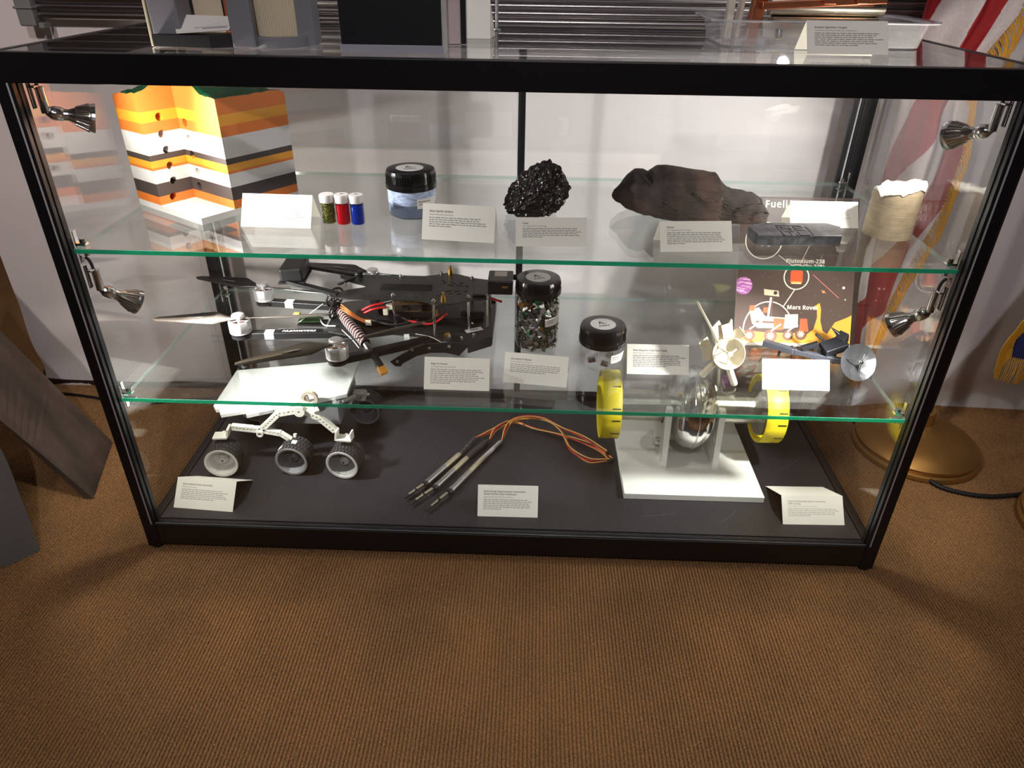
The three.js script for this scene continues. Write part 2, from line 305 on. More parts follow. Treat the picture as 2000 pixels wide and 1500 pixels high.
caseLamp('chrome spot lamp at upper right post above the stone core', 1, 0.918, [-0.5, -0.3, -0.81], 0.65);
caseLamp('chrome spot lamp on right post beside the poster', 1, 0.619, [-0.66, -0.64, -0.4], 1.2);

// ---------------------------------------------------------------- folded text cards
function cardTexture(titles, sub, rows, ink = 1) {
  return canvasTex(640, 304, (c, w, h) => {
    c.fillStyle = '#f3f1e8'; c.fillRect(0, 0, w, h);
    let y = 70; c.textBaseline = 'alphabetic';
    for (const t of titles) { c.fillStyle = 'rgba(28,28,30,' + 0.92 * ink + ')'; c.font = 'bold 24px sans-serif'; c.fillText(t, 62, y); y += 26; }
    c.fillStyle = 'rgba(60,60,64,' + 0.8 * ink + ')'; c.font = '18px sans-serif'; c.fillText(sub, 62, y); y += 26;
    for (let r = 0; r < rows; r++) {                       // print too small to read: word-long strokes
      let x = 62; const end = r === rows - 1 ? rr(200, 420) : rr(500, 565);
      c.fillStyle = 'rgba(70,70,76,' + 0.5 * ink + ')';
      while (x < end) { const l = rr(14, 52); c.fillRect(x, y - 10, l, 7); for (let k = x; k < x + l; k += 7) c.fillRect(k, y - 12, 2, rnd() < 0.3 ? 12 : 8); x += l + 7; }
      y += 18;
    }
  });
}
function tentCard(label, y, [ax, az], [bxx, bz], h, deg, titles, sub, rows, ink, backSpread = 1) {
  const w = Math.hypot(bxx - ax, bz - az), turn = Math.atan2(-(bz - az), bxx - ax), th = deg * Math.PI / 180, t = 0.0007;
  const g = thing('text_card', label, 'card', [(ax + bxx) / 2, y, (az + bz) / 2], turn, 'folded text cards');
  const yT = h * Math.sin(th), zT = -h * Math.cos(th), zB = zT * (1 + backSpread), x = w / 2, q = new Quads();
  const iT = yT - t / Math.cos(th) * 0.7;
  q.add([-x, 0, 0], [x, 0, 0], [x, yT, zT], [-x, yT, zT], [[0, 0], [1, 0], [1, 1], [0, 1]]);                   // printed face
  q.add([-x, yT, zT], [x, yT, zT], [x, 0, zB], [-x, 0, zB]);
  q.add([-x, 0, -t], [-x, iT, zT], [x, iT, zT], [x, 0, -t]); q.add([-x, iT, zT], [-x, 0, zB + t], [x, 0, zB + t], [x, iT, zT]);
  q.add([-x, 0, 0], [-x, 0, -t], [x, 0, -t], [x, 0, 0]); q.add([-x, 0, zB + t], [-x, 0, zB], [x, 0, zB], [x, 0, zB + t]);
  for (const s of [-x, x]) { q.add([s, 0, 0], [s, yT, zT], [s, iT, zT], [s, 0, -t]); q.add([s, yT, zT], [s, 0, zB], [s, 0, zB + t], [s, iT, zT]); }
  const m = mat(0xffffff, { map: cardTexture(titles, sub, rows, ink), roughness: 0.85 });
  part('folded_sheet', q.geo(), m, g);
  return g;
}
tentCard('white card titled Realizing the Mine of the Future', S1, [-0.496, -0.149], [-0.367, -0.146], 0.061, 57, ['Realizing the Mine of the Future'], 'National Energy Technology Laboratory', 8, 0.75);
tentCard('card titled Rare Earth Oxides before the blue powder jar', S1, [-0.159, -0.103], [-0.031, -0.091], 0.062, 68, ['Rare Earth Oxides'], 'Ames National Laboratory', 5, 1);
tentCard('card titled Coal in front of the black lump', S1, [0.007, -0.078], [0.13, -0.084], 0.05, 60, ['Coal'], 'U.S. Department of Energy', 6, 1);
tentCard('card titled Shale in front of the big brown rock', S1, [0.254, -0.067], [0.378, -0.077], 0.053, 56, ['Shale'], 'U.S. Department of Energy', 7, 1);
tentCard('white card between the engraved slab and the stone core', S1, [0.517, -0.215], [0.643, -0.215], 0.05, 55, ['Cured Mineralized Shale Cement'], 'National Energy Technology Laboratory', 7, 0.6);
tentCard('card titled Edge AI Drone below the drone', S2, [-0.167, -0.078], [-0.04, -0.077], 0.063, 60, ['Edge AI Drone'], 'Oak Ridge National Laboratory', 8, 0.8);
tentCard('card titled Shredded E-Waste before the tall scrap jar', S2, [-0.015, -0.113], [0.11, -0.098], 0.06, 60, ['Shredded E-Waste'], 'Ames National Laboratory', 5, 0.8);
tentCard('card titled New Magnets from Tech Trash beside short jar', S2, [0.234, -0.158], [0.359, -0.159], 0.061, 56, ['New Magnets from Tech Trash'], 'Ames National Laboratory', 7, 1);
tentCard('card about Cassini-Huygens satellites beside the dark satellite model', S2, [0.494, -0.112], [0.625, -0.113], 0.06, 56, ['Pu-238 and Cassini-Huygens Satellites'], 'Savannah River National Laboratory', 8, 0.6);
tentCard('white card in front of the model rover wheel', S0, [-0.717, -0.054], [-0.586, -0.045], 0.065, 50, ['Space-Based Solar Assembly'], 'National Laboratory', 6, 0.7, 1.6);
tentCard('card titled Dark Energy Spectroscopic Instrument on the deck', S0, [-0.065, -0.056], [0.063, -0.057], 0.068, 62, ['Dark Energy Spectroscopic Instrument', '(DESI) Robotic Fiber Positioner'], 'Lawrence Berkeley National Laboratory', 6, 0.8);
tentCard('card titled Superconducting Radio-Frequency Cavity by right front corner', S0, [0.581, -0.06], [0.711, -0.063], 0.061, 48, ['Superconducting Radio-Frequency', '(SRF) Cavity'], 'Fermi National Accelerator Laboratory', 5, 0.5, 2.1);
tentCard('card titled Fusion Ignition Target on top of the case', TOP, [0.458, -0.143], [0.586, -0.147], 0.054, 56, ['Fusion Ignition Target'], 'Lawrence Livermore National Laboratory', 7, 1);

// ---------------------------------------------------------------- striped mine block on the upper shelf
{
  const turn = Math.atan2(0.56, 0.828);                     // local +x = along the left front face, +z towards the back
  const t = thing('mine_model_block', 'striped orange, white and black mine model block with notched corner', 'model block', [-0.567, S1, -0.151]);
  const ax = V(-0.828, 0, -0.56), bz = V(0.56, 0, -0.828);
  const A = 0.206, B = 0.222, NA = 0.128, NB = 0.072;
  const place = (g) => { g.applyMatrix4(new THREE.Matrix4().makeBasis(ax, V(0, 1, 0), bz)); return g; };
  const outline = [[NA, 0], [A, 0], [A, B], [0, B], [0, NB], [NA, NB]], full = [[0, 0], [A, 0], [A, B], [0, B]];
  const prism = (pts, y0, y1) => { const g = new THREE.ExtrudeGeometry(poly(pts), { depth: y1 - y0, bevelEnabled: false }); g.applyMatrix4(new THREE.Matrix4().makeBasis(V(1, 0, 0), V(0, 0, 1), V(0, 1, 0))); g.translate(0, y0, 0); const p = g.attributes.position, n = g.attributes.normal, u = g.attributes.uv; for (const a of [p, n, u]) for (let i = 0; i < a.count; i += 3) for (let k = 0; k < a.itemSize; k++) { const q = a.array[(i + 1) * a.itemSize + k]; a.array[(i + 1) * a.itemSize + k] = a.array[(i + 2) * a.itemSize + k]; a.array[(i + 2) * a.itemSize + k] = q; } return g; };
  const holes = [[0.168, 0.036, 0], [0.138, 0.034, 0], [0.109, 0.036, 0], [0.08, 0.036, 0], [0.052, 0.036, 0], [0.023, 0.028, 0], [0.155, 0.108, 1], [0.126, 0.106, 1], [0.097, 0.106, 1], [0.066, 0.1, 1], [0.038, 0.104, 1]];
  const cutters = holes.map(([y, q, f]) => { const g = new THREE.CylinderGeometry(0.0073, 0.0073, 0.05, 18); if (f) { g.rotateX(Math.PI / 2); g.translate(q, y, NB + 0.023); } else { g.rotateZ(Math.PI / 2); g.translate(NA + 0.023, y, q); } return [y, g]; });
  const orange = mat([0.82, 0.22, 0.035], { roughness: 0.55 }), yellow = mat([0.9, 0.4, 0.035], { roughness: 0.55 }), white = mat([0.78, 0.78, 0.78], { roughness: 0.55 }), dark = mat([0.075, 0.058, 0.055], { roughness: 0.55 });
  const layers = [[0, 0.012, white, 1], [0.012, 0.028, orange], [0.028, 0.052, dark], [0.052, 0.0765, white], [0.0765, 0.081, orange], [0.081, 0.0935, yellow], [0.0935, 0.104, dark], [0.104, 0.142, white], [0.142, 0.161, orange], [0.161, 0.18, yellow], [0.18, 0.2, orange]];
  const ev = new Evaluator(); ev.attributes = ['position', 'normal', 'uv']; ev.useGroups = false;
  for (const [y0, y1, m, plain] of layers) {
    let br = new Brush(clean(prism(plain ? full : outline, y0, y1)));
    br.updateMatrixWorld();
    if (!plain) for (const [y, g] of cutters) if (y + 0.0074 > y0 && y - 0.0074 < y1) { const cb = new Brush(clean(g.clone())); cb.updateMatrixWorld(); br = ev.evaluate(br, cb, SUBTRACTION); br.updateMatrixWorld(); }
    part('stratum', place(br.geometry.clone()), m, t);
  }
  // the top: green hill, its cut faces orange
  const hill = (a, b) => 0.207 + 0.052 * Math.exp(-(((a - 0.12) / 0.055) ** 2 + ((b - 0.095) / 0.06) ** 2)) + 0.004 * fbm(a * 40, b * 40, 2, 3) - 0.006 * Math.min(1, Math.max(0, (0.012 - Math.min(A - a, B - b)) / 0.012));
  const n = 34, top = [], side = [], V3 = (a, b, y) => [a, y, b], inside = (i, j) => { const a = (i + 0.5) / n * A, b = (j + 0.5) / n * B; return i >= 0 && j >= 0 && i < n && j < n && !(a < NA && b < NB); };
  const q = new Quads(), s = new Quads();
  const ga = (i) => { const v = i / n * A; return Math.abs(v - NA) < A / n / 1.9 ? NA : v; }, gb = (j) => { const v = j / n * B; return Math.abs(v - NB) < B / n / 1.9 ? NB : v; };
  const P = (i, j) => V3(ga(i), gb(j), hill(ga(i), gb(j))), L = (i, j) => V3(ga(i), gb(j), 0.2);
  for (let i = 0; i < n; i++) for (let j = 0; j < n; j++) if (inside(i, j)) {
    q.add(P(i, j), P(i, j + 1), P(i + 1, j + 1), P(i + 1, j));
    if (!inside(i - 1, j)) s.add(L(i, j), P(i, j), P(i, j + 1), L(i, j + 1));
    if (!inside(i + 1, j)) s.add(L(i + 1, j), P(i + 1, j), P(i + 1, j + 1), L(i + 1, j + 1));
    if (!inside(i, j - 1)) s.add(L(i, j), P(i, j), P(i + 1, j), L(i + 1, j));
    if (!inside(i, j + 1)) s.add(L(i, j + 1), P(i, j + 1), P(i + 1, j + 1), L(i + 1, j + 1));
  }
  const gt = noiseTex(128, 128, (u, v) => { const k = 0.75 + 0.5 * rnd(); return [10 * k, 105 * k, 62 * k]; });
  const tg = place(toCreasedNormals(q.geo(), 1)); plankUV(clean(tg), 9);
  part('hill_top', tg, mat(0xffffff, { map: gt, roughness: 0.35 }), t, 'glossy green flocked hill');
  part('stratum', place(s.geo()), orange, t);
}

// ---------------------------------------------------------------- vials, jars
function vial(label, x, z, kind) {
  const t = thing('sample_vial', label, 'vial', [x, S1, z], 0, 'three small capped vials');
  part('glass_body', lathe([[0, 0.0006], [0.0118, 0.0006], [0.0128, 0.002], [0.0128, 0.039], [0.011, 0.042]], 28), M.clear, t);
  if (kind === 'herb') {
    const g = [], cols = [[0.16, 0.17, 0.03], [0.3, 0.27, 0.06], [0.07, 0.09, 0.02]];
    for (const [i, c] of cols.entries()) {
      const b = [];
      for (let k = 0; k < 260; k++) { const a = rnd() * 6.283, r = 0.0118 * Math.sqrt(rr(0.5, 0.94)), y = rr(0.002, 0.038); b.push(bx(0.0006 + 0.0008 * rnd(), 0.0004, rr(0.002, 0.004), r * Math.cos(a), y, r * Math.sin(a), rnd() * 6, rnd() * 6, rnd() * 6)); }
      if (!i) b.push(cyl(0.0088, 0.0088, 0.036, 0, 0.02, 0, 20));
      const o = part('dried_plant', b, mat(c, { roughness: 0.8 }), t, 'crumbled dry plant matter'); o.userData.kind = 'stuff';
    }
  } else part('liquid', lathe([[0, 0.0012], [0.0112, 0.0012], [0.012, 0.003], [0.012, 0.037], [0, 0.037]], 28), phys(kind === 'red' ? [0.75, 0.008, 0.025] : [0.004, 0.05, 0.55], { roughness: 0.08, transmission: 0.45, thickness: 0 }), t, kind + ' liquid');
  part('cap', [lathe([[0.0125, 0.04], [0.0135, 0.041], [0.0138, 0.052], [0.0125, 0.0545], [0, 0.0545]], 30)], mat([0.8, 0.76, 0.74], { roughness: 0.4 }), t, 'white cap');
  if (kind !== 'herb') part('cap_mark', bx(0.006, 0.0003, 0.0025, 0, 0.0547, -0.002, 0, kind === 'red' ? 0.3 : -0.2), mat([0.05, 0.02, 0.02]), t, 'small dark mark on the cap');
}
vial('small vial of crumbled green plant matter with white cap', -0.34, -0.178, 'herb');
vial('small vial of red liquid with white cap', -0.313, -0.178, 'red');
vial('small vial of blue liquid with white cap', -0.2865, -0.178, 'blue');

const lidTex = canvasTex(256, 256, (c) => {
  c.fillStyle = '#e6e4e2'; c.fillRect(0, 0, 256, 256); c.fillStyle = '#15151a'; c.textAlign = 'center'; c.translate(128, 128); c.rotate(-0.3);
  c.font = 'bold 84px sans-serif'; c.fillText('A', -14, -4); c.fillRect(-2, -22, 44, 9); c.font = 'bold 44px sans-serif'; c.fillText('AMES', 0, 50);
});
const lidMat = mat([0.008, 0.008, 0.009], { roughness: 0.22 });
function jar(name, label, x, y, z, r, hLid, hTop, fill, tagText) {
  const t = thing(name, label, 'jar', [x, y, z]);
  part('glass_body', lathe([[0, 0.001], [r - 0.006, 0.001], [r - 0.001, 0.005], [r, 0.012], [r, hLid - 0.012], [r - 0.003, hLid - 0.002], [r - 0.006, hLid + 0.004]], 48), M.clear, t);
  const lid = part('lid', [lathe([[r - 0.004, hLid - 0.004], [r + 0.0015, hLid - 0.003], [r + 0.002, hLid + 0.006], [r, hLid + 0.0075], [r, hTop - 0.005], [r - 0.0015, hTop - 0.0015], [r - 0.006, hTop], [0, hTop]], 56)], lidMat, t, 'glossy black screw lid');
  const ribs = []; for (let i = 0; i < 64; i++) { const a = i / 64 * 6.283; ribs.push(bx(0.0013, hTop - hLid - 0.016, 0.0012, (r + 0.0003) * Math.sin(a), (hTop + hLid) / 2, (r + 0.0003) * Math.cos(a), 0, a, 0)); }
  part('grip_ribs', ribs, lidMat, lid);
  const disc = new THREE.CircleGeometry(r * 0.56, 40); disc.rotateX(-Math.PI / 2); disc.translate(-0.001, hTop + 0.0004, 0.001);
  part('lid_label', disc, mat(0xffffff, { map: lidTex, roughness: 0.6 }), lid, 'round white label reading A AMES');
  // side label
  const w = 0.95, lab = new THREE.CylinderGeometry(r + 0.0005, r + 0.0005, 0.018, 16, 1, true, 0.35, w); lab.translate(0, hLid * 0.56, 0);
  const lt = canvasTex(256, 128, (c) => { c.fillStyle = '#e9e7e0'; c.fillRect(0, 0, 256, 128); c.fillStyle = '#222'; c.font = 'bold 26px sans-serif'; for (const [i, s] of tagText.entries()) c.fillText(s, 18, 44 + 34 * i); });
  part('side_label', lab, mat(0xffffff, { map: lt, roughness: 0.7 }), t, 'small white paper label');
  fill(t, r, hLid);
}
jar('powder_jar', 'black-lidded jar of blue-grey powder on the upper shelf', -0.195, S1, -0.242, 0.046, 0.057, 0.088, (t, r, h) => {
  const m = [], n = 40, g = lathe([[0, 0.002], [r - 0.006, 0.002], [r - 0.002, 0.006], [r - 0.0015, 0.012], [r - 0.0015, 0.034], [0, 0.038]], 48), p = g.attributes.position;
  for (let i = 0; i < p.count; i++) if (p.getY(i) > 0.02) p.setY(i, p.getY(i) + 0.006 * fbm(p.getX(i) * 40, p.getZ(i) * 40, 1, 2) + 0.09 * p.getX(i));
  g.computeVertexNormals();
  part('powder', g, mat([0.2, 0.25, 0.36], { roughness: 0.9 }), t, 'blue-grey oxide powder');
  const film = new THREE.CylinderGeometry(r - 0.001, r - 0.001, 0.03, 48, 6, true); film.translate(0, 0.043, 0);
  const ft = noiseTex(256, 128, (u, v) => { const k = fbm(u * 22, v * 9, 3, 3) > -0.15 + 0.1 * v ? 1 : 0.35; return [150 + 50 * k, 165 + 50 * k, 200 + 45 * k]; });
  part('powder_film', film, mat(0xffffff, { map: ft, roughness: 0.9 }), t, 'powder clinging to the glass');
}, ['Neodymium', 'oxide']);
function shards(t, n, r, h, size, cols, metal) {
  for (const [c, share, met] of cols) {
    const b = [];
    for (let k = 0; k < n * share; k++) {
      const a = rnd() * 6.283, q = (r - 0.003) * Math.sqrt(rr(0.5, 0.96)), s = size * rr(0.5, 1.4), sh = new THREE.Shape(); let m = 4 + Math.floor(rnd() * 3);
      for (let i = 0; i < m; i++) { const f = i / m * 6.283, d = s * rr(0.4, 1); i ? sh.lineTo(d * Math.cos(f), d * Math.sin(f)) : sh.moveTo(d * Math.cos(f), d * Math.sin(f)); }
      const g = new THREE.ExtrudeGeometry(sh, { depth: 0.0007, bevelEnabled: false }); if (rnd() < 0.4) g.rotateY(0.8);
      b.push(at(g, q * Math.cos(a), rr(0.005, h), q * Math.sin(a), rr(-0.8, 0.8), -a + 1.57 + rr(-0.7, 0.7), rnd() * 6));
    }
    const o = part('scrap', b, mat(c, { roughness: 0.3, metalness: met }), t, met ? 'shredded metal scrap' : 'shredded circuit board scrap'); o.userData.kind = 'stuff';
  }
}
jar('scrap_jar', 'tall black-lidded jar full of shredded electronics', 0.051, S2, -0.277, 0.046, 0.127, 0.156, (t, r, h) => {
  part('packed_core', cyl(r - 0.013, r - 0.013, h - 0.012, 0, h / 2, 0, 24), mat([0.05, 0.05, 0.048], { roughness: 0.5, metalness: 0.5 }), t);
  shards(t, 900, r, h - 0.006, 0.0085, [[[0.5, 0.49, 0.46], 0.4, 1], [[0.22, 0.2, 0.18], 0.25, 1], [[0.012, 0.12, 0.05], 0.14, 0], [[0.03, 0.03, 0.035], 0.25, 0], [[0.5, 0.2, 0.05], 0.05, 1], [[0.45, 0.45, 0.46], 0.1, 0]]);
}, ['Shredded', 'e-waste']);
jar('magnet_jar', 'short black-lidded jar holding small magnets in plastic bags', 0.184, S2, -0.204, 0.046, 0.053, 0.088, (t, r, h) => {
  for (const [x, z, a, tilt] of [[-0.02, 0.012, 0.2, 0.25], [0.006, 0.026, -0.25, 0.5], [0.018, -0.01, 1.1, 0.4]]) {
    const m = part('magnet', rbx(0.015, 0.006, 0.011, 0.0012, x, 0.0115, z, tilt, a, 0), mat([0.16, 0.1, 0.08], { roughness: 0.5, metalness: 0.5 }), t, 'small brown-grey magnet block');
    const g = new THREE.BoxGeometry(0.026, 0.04, 0.003, 8, 8, 1), p = g.attributes.position; for (let i = 0; i < p.count; i++) p.setZ(i, p.getZ(i) * (1 + 1.5 * (0.5 - p.getY(i) / 0.04)) + 0.003 * fbm(p.getX(i) * 90, p.getY(i) * 90, x * 99, 2));
    g.computeVertexNormals(); part('plastic_bag', at(g, x, 0.025, z - 0.004, -0.2, a, 0), phys([0.95, 0.95, 0.96], { roughness: 0.25, transmission: 0.85, thickness: 0 }), m, 'crumpled clear bag');
  }
}, ['Magnets', 'recycled']);

// ---------------------------------------------------------------- rocks
{
  // coal: faceted, glossy
  const g = mergeVertices(new THREE.IcosahedronGeometry(1, 26).deleteAttribute('normal').deleteAttribute('uv'), 1e-4), p = g.attributes.position;
  for (let i = 0; i < p.count; i++) {
    const v = V(p.getX(i), p.getY(i), p.getZ(i)).normalize(), k = 1 + 0.16 * fbm(v.x * 1.7 + 3, v.y * 1.7, v.z * 1.7, 3);
    const cell = Math.floor(fbm(v.x * 5, v.y * 5, v.z * 5 + 7, 2) * 9) / 9;                    // terraces of conchoidal fracture
    const chip = Math.abs(noise.noise(v.x * 14, v.y * 14, v.z * 11)) * 0.055;
    let rr2 = k + 0.12 * cell - chip, x = v.x * rr2 * 0.053, y = v.y * rr2 * 0.054, z = v.z * rr2 * 0.042;
    x -= 0.3 * Math.max(0, 0.02 - y) * (v.x < 0 ? 1 : 0.05) - 0.18 * y; x *= y > 0.012 ? 1 - 5 * (y - 0.012) : 1;
    p.setXYZ(i, x, Math.max(y, -0.044), z);
  }
  const ng = g.toNonIndexed(); ng.computeVertexNormals();
  single('coal_lump', ng, mat([0.011, 0.0095, 0.0085], { roughness: 0.26 }), 'glossy black lump of coal on the upper shelf', 'coal', [0.05, S1 + 0.044, -0.262]);
}
{
  // shale: blocky brown-grey boulder, lofted from sections along its length; the left end overhangs the shelf
  const secs = [ // x, z centre, half depth, height, underside
    [-0.142, -0.012, 0.003, 0.036, 0.03], [-0.136, -0.012, 0.016, 0.043, 0.024], [-0.124, -0.014, 0.034, 0.05, 0.019], [-0.112, -0.014, 0.044, 0.068, 0.016], [-0.1, -0.012, 0.05, 0.079, 0.013], [-0.084, -0.01, 0.054, 0.079, 0.01], [-0.074, -0.006, 0.06, 0.073, 0.008], [-0.058, 0, 0.064, 0.087, 0.005], [-0.03, 0.004, 0.068, 0.0885, 0.002], [0, 0.006, 0.068, 0.085, 0], [0.03, 0.008, 0.066, 0.081, 0], [0.048, 0.01, 0.062, 0.0785, 0], [0.054, 0.012, 0.058, 0.068, 0], [0.075, 0.02, 0.054, 0.055, 0], [0.1, 0.026, 0.05, 0.052, 0], [0.12, 0.03, 0.046, 0.047, 0], [0.133, 0.034, 0.04, 0.038, 0], [0.1395, 0.035, 0.034, 0.026, 0], [0.141, 0.035, 0.003, 0.008, 0]];
  const ring = [[0.3, 0], [0.92, 0.0], [0.97, 0.1], [1.0, 0.34], [0.96, 0.6], [0.86, 0.8], [0.62, 0.9], [0.3, 0.985], [-0.15, 1.0], [-0.6, 0.9], [-0.88, 0.66], [-1, 0.3], [-0.92, 0.03], [-0.3, 0]];
  const NS = 110, NR = 80, at2 = (arr, f) => { const i = Math.min(arr.length - 2, Math.floor(f)), t = f - i; return arr[i].map((v, k) => v + (arr[i + 1][k] - v) * t); };
  const pos = [], idx = [];
  for (let i = 0; i <= NS; i++) { const s = at2(secs, i / NS * (secs.length - 1) * 0.99999);
    for (let j = 0; j <= NR; j++) { const r = at2(ring, (j % NR) / NR * (ring.length - 1) * 0.99999);
      let x = s[0], y = s[4] + r[1] * (s[3] - s[4]), z = s[1] + r[0] * s[2];
      const facet = Math.floor(3.2 * fbm(x * 11 + 2, y * 13, z * 12, 1)) / 3.2, f = fbm(x * 45, y * 60, z * 45, 3), bed = 0.0005 * Math.sin(y * 1300 + 4 * f);
      const k = y > 0.006 ? 1 : y / 0.006;
      x += 0.003 * f + 0.006 * facet; z += Math.sign(r[0]) * Math.min(1, Math.abs(r[0]) * 1.6) * (0.009 * facet + 0.0018 * f + bed) * k; y = Math.max(0, y + k * (0.006 * facet + 0.0015 * f));
      pos.push(x, y, z); } }
  for (let i = 0; i < NS; i++) for (let j = 0; j < NR; j++) { const q = i * (NR + 1) + j; idx.push(q, q + 1, q + NR + 1, q + 1, q + NR + 2, q + NR + 1); }
  const g = new THREE.BufferGeometry(); g.setAttribute('position', new THREE.Float32BufferAttribute(pos, 3)); g.setIndex(idx);
  const ng = toCreasedNormals(g.toNonIndexed(), 0.5); const uvs = []; const pp = ng.attributes.position; for (let i = 0; i < pp.count; i++) uvs.push(pp.getX(i) * 5, pp.getY(i) * 5 + pp.getZ(i) * 2); ng.setAttribute('uv', new THREE.Float32BufferAttribute(uvs, 2));
  const rt = noiseTex(512, 512, (u, v) => { const k = 0.92 + 0.16 * fbm(u * 5, v * 12, 3, 4) + 0.03 * Math.sin(v * 160 + 5 * fbm(u * 3, v * 3, 1, 2)), b = fbm(u * 3.3, v * 3.3, 8, 3); return [64 * k + 26 * Math.max(0, b), 55 * k + 12 * Math.max(0, b), 52 * k + 3 * Math.max(0, b)]; });
  single('shale_rock', ng, mat(0xffffff, { map: rt, roughness: 0.85, bumpMap: rt, bumpScale: 0.001 }), 'large brown-grey layered shale rock', 'rock', [0.332, S1, -0.29], 0.05);
}
{
  // engraved slab
  const t = thing('engraved_slab', 'dark grey slab engraved with the letters NETL', 'slab', [0, S1, 0]);
  const st = noiseTex(256, 256, (u, v) => { const k = 0.9 + 0.35 * fbm(u * 9, v * 9, 2, 4); return [96 * k, 96 * k, 102 * k]; });
  const body = plate([[0.426, -0.108], [0.574, -0.117], [0.588, -0.165], [0.57, -0.185], [0.45, -0.178], [0.421, -0.155]], 0, 0.019, [], 0.0012);
  part('body', plankUV(clean(body), 6), mat(0xffffff, { map: st, roughness: 0.38 }), t);
  const ink = mat([0.006, 0.006, 0.007], { roughness: 0.6 }), y = 0.0192, th = 0.0004, b = [];
  const o = [0.472, -0.106], ux = [1, -0.05], uz = [-0.02, -1];             // slab text axes, metres
  const pt = (a, c) => [o[0] + ux[0] * a + uz[0] * c, y, o[1] + ux[1] * a + uz[1] * c];
  const ln = (a, c, d, e, w = 0.0016) => b.push(bar(pt(a, c), pt(d, e), w, th));
  const W = 0.052, H = 0.056;
  ln(0, 0, W * 0.94, 0); ln(0, 0, 0, H * 0.55); ln(0, H * 0.68, 0, H); ln(0, H, W * 0.86, H); ln(W, H * 0.9, W, H * 0.1); ln(W * 0.45, 0, W * 0.45, H * 0.28, 0.001);
  const x1 = 0.006, x2 = 0.021, x3 = 0.029, x4 = 0.046;
  ln(x1, 0.032, x1, 0.05); ln(x1, 0.05, x2, 0.032); ln(x2, 0.032, x2, 0.05);                                        // N
  ln(x3, 0.032, x3, 0.05); ln(x3, 0.05, x4, 0.05); ln(x3, 0.041, x4 - 0.003, 0.041); ln(x3, 0.032, x4, 0.032);      // E
  ln(x1 - 0.001, 0.024, x2 + 0.002, 0.024); ln((x1 + x2) / 2, 0.024, (x1 + x2) / 2, 0.005);                         // T
  ln(x3, 0.024, x3, 0.006); ln(x3, 0.006, x4, 0.006);                                                               // L
  part('lettering', b, ink, t, 'black engraved letters NETL in a frame');
}
{
  // stone core with chipped pale top
  const t = thing('stone_core', 'tan cylindrical stone core with chipped white top', 'stone core', [0.684, S1, -0.188]);
  const R = 0.0415, n = 72, q = new Quads(), topY = (a, k) => 0.088 + 0.007 * fbm(Math.cos(a) * k * 1.6, Math.sin(a) * k * 1.6, 4, 3) - (a > 3.4 && a < 4.3 ? 0.01 * k : 0) + 0.006 * Math.cos(a - 0.4) * k;
  const side = [], pos = [], uv = [], idx = [];
  for (let i = 0; i <= n; i++) { const a = i / n * 6.2832; for (let j = 0; j <= 20; j++) { const y = topY(a, 1) * j / 20, r = R + 0.0003 * fbm(Math.cos(a) * 4, y * 90, Math.sin(a) * 4, 2); pos.push(r * Math.cos(a), y, r * Math.sin(a)); uv.push(i / n * 3, y * 11); } }
  for (let i = 0; i < n; i++) for (let j = 0; j < 20; j++) { const k = i * 21 + j; idx.push(k, k + 1, k + 21, k + 1, k + 22, k + 21); }
  const g = new THREE.BufferGeometry(); g.setAttribute('position', new THREE.Float32BufferAttribute(pos, 3)); g.setAttribute('uv', new THREE.Float32BufferAttribute(uv, 2)); g.setIndex(idx); g.computeVertexNormals();
  const ct = noiseTex(256, 512, (u, v) => { const k = 0.92 + 0.1 * fbm(u * 2, v * 60, 3, 3) + 0.08 * fbm(u * 5, v * 5, 7, 3); return [168 * k, 152 * k, 126 * k]; });
  part('body', [g, at(new THREE.CircleGeometry(R, 40), 0, 0.0002, 0, Math.PI / 2, 0, 0)], mat(0xffffff, { map: ct, roughness: 0.75 }), t);
  const tp = [], ti = [];
  for (let k = 0; k <= 12; k++) for (let i = 0; i <= n; i++) { const a = i / n * 6.2832, f = k / 12; tp.push((R + 0.0006) * f * Math.cos(a), topY(a, f) + 0.002 * fbm(f * Math.cos(a) * 6, f * Math.sin(a) * 6, 2, 3), (R + 0.0006) * f * Math.sin(a)); }
  const lip = (a) => topY(a, 1) - 0.004 - 0.006 * Math.max(0, fbm(Math.cos(a) * 3, Math.sin(a) * 3, 6, 3) + 0.2);
  for (let i = 0; i <= n; i++) { const a = i / n * 6.2832; tp.push((R + 0.0008) * Math.cos(a), lip(a), (R + 0.0008) * Math.sin(a)); }
  for (let k = 0; k < 13; k++) for (let i = 0; i < n; i++) { const w = n + 1, c = k * w + i; ti.push(c, c + 1, c + w, c + 1, c + w + 1, c + w); }
  const tg = new THREE.BufferGeometry(); tg.setAttribute('position', new THREE.Float32BufferAttribute(tp, 3)); tg.setIndex(ti); tg.computeVertexNormals();
  part('chipped_top', tg, mat([0.78, 0.75, 0.68], { roughness: 0.8 }), t, 'chipped cream-white top skin');
}

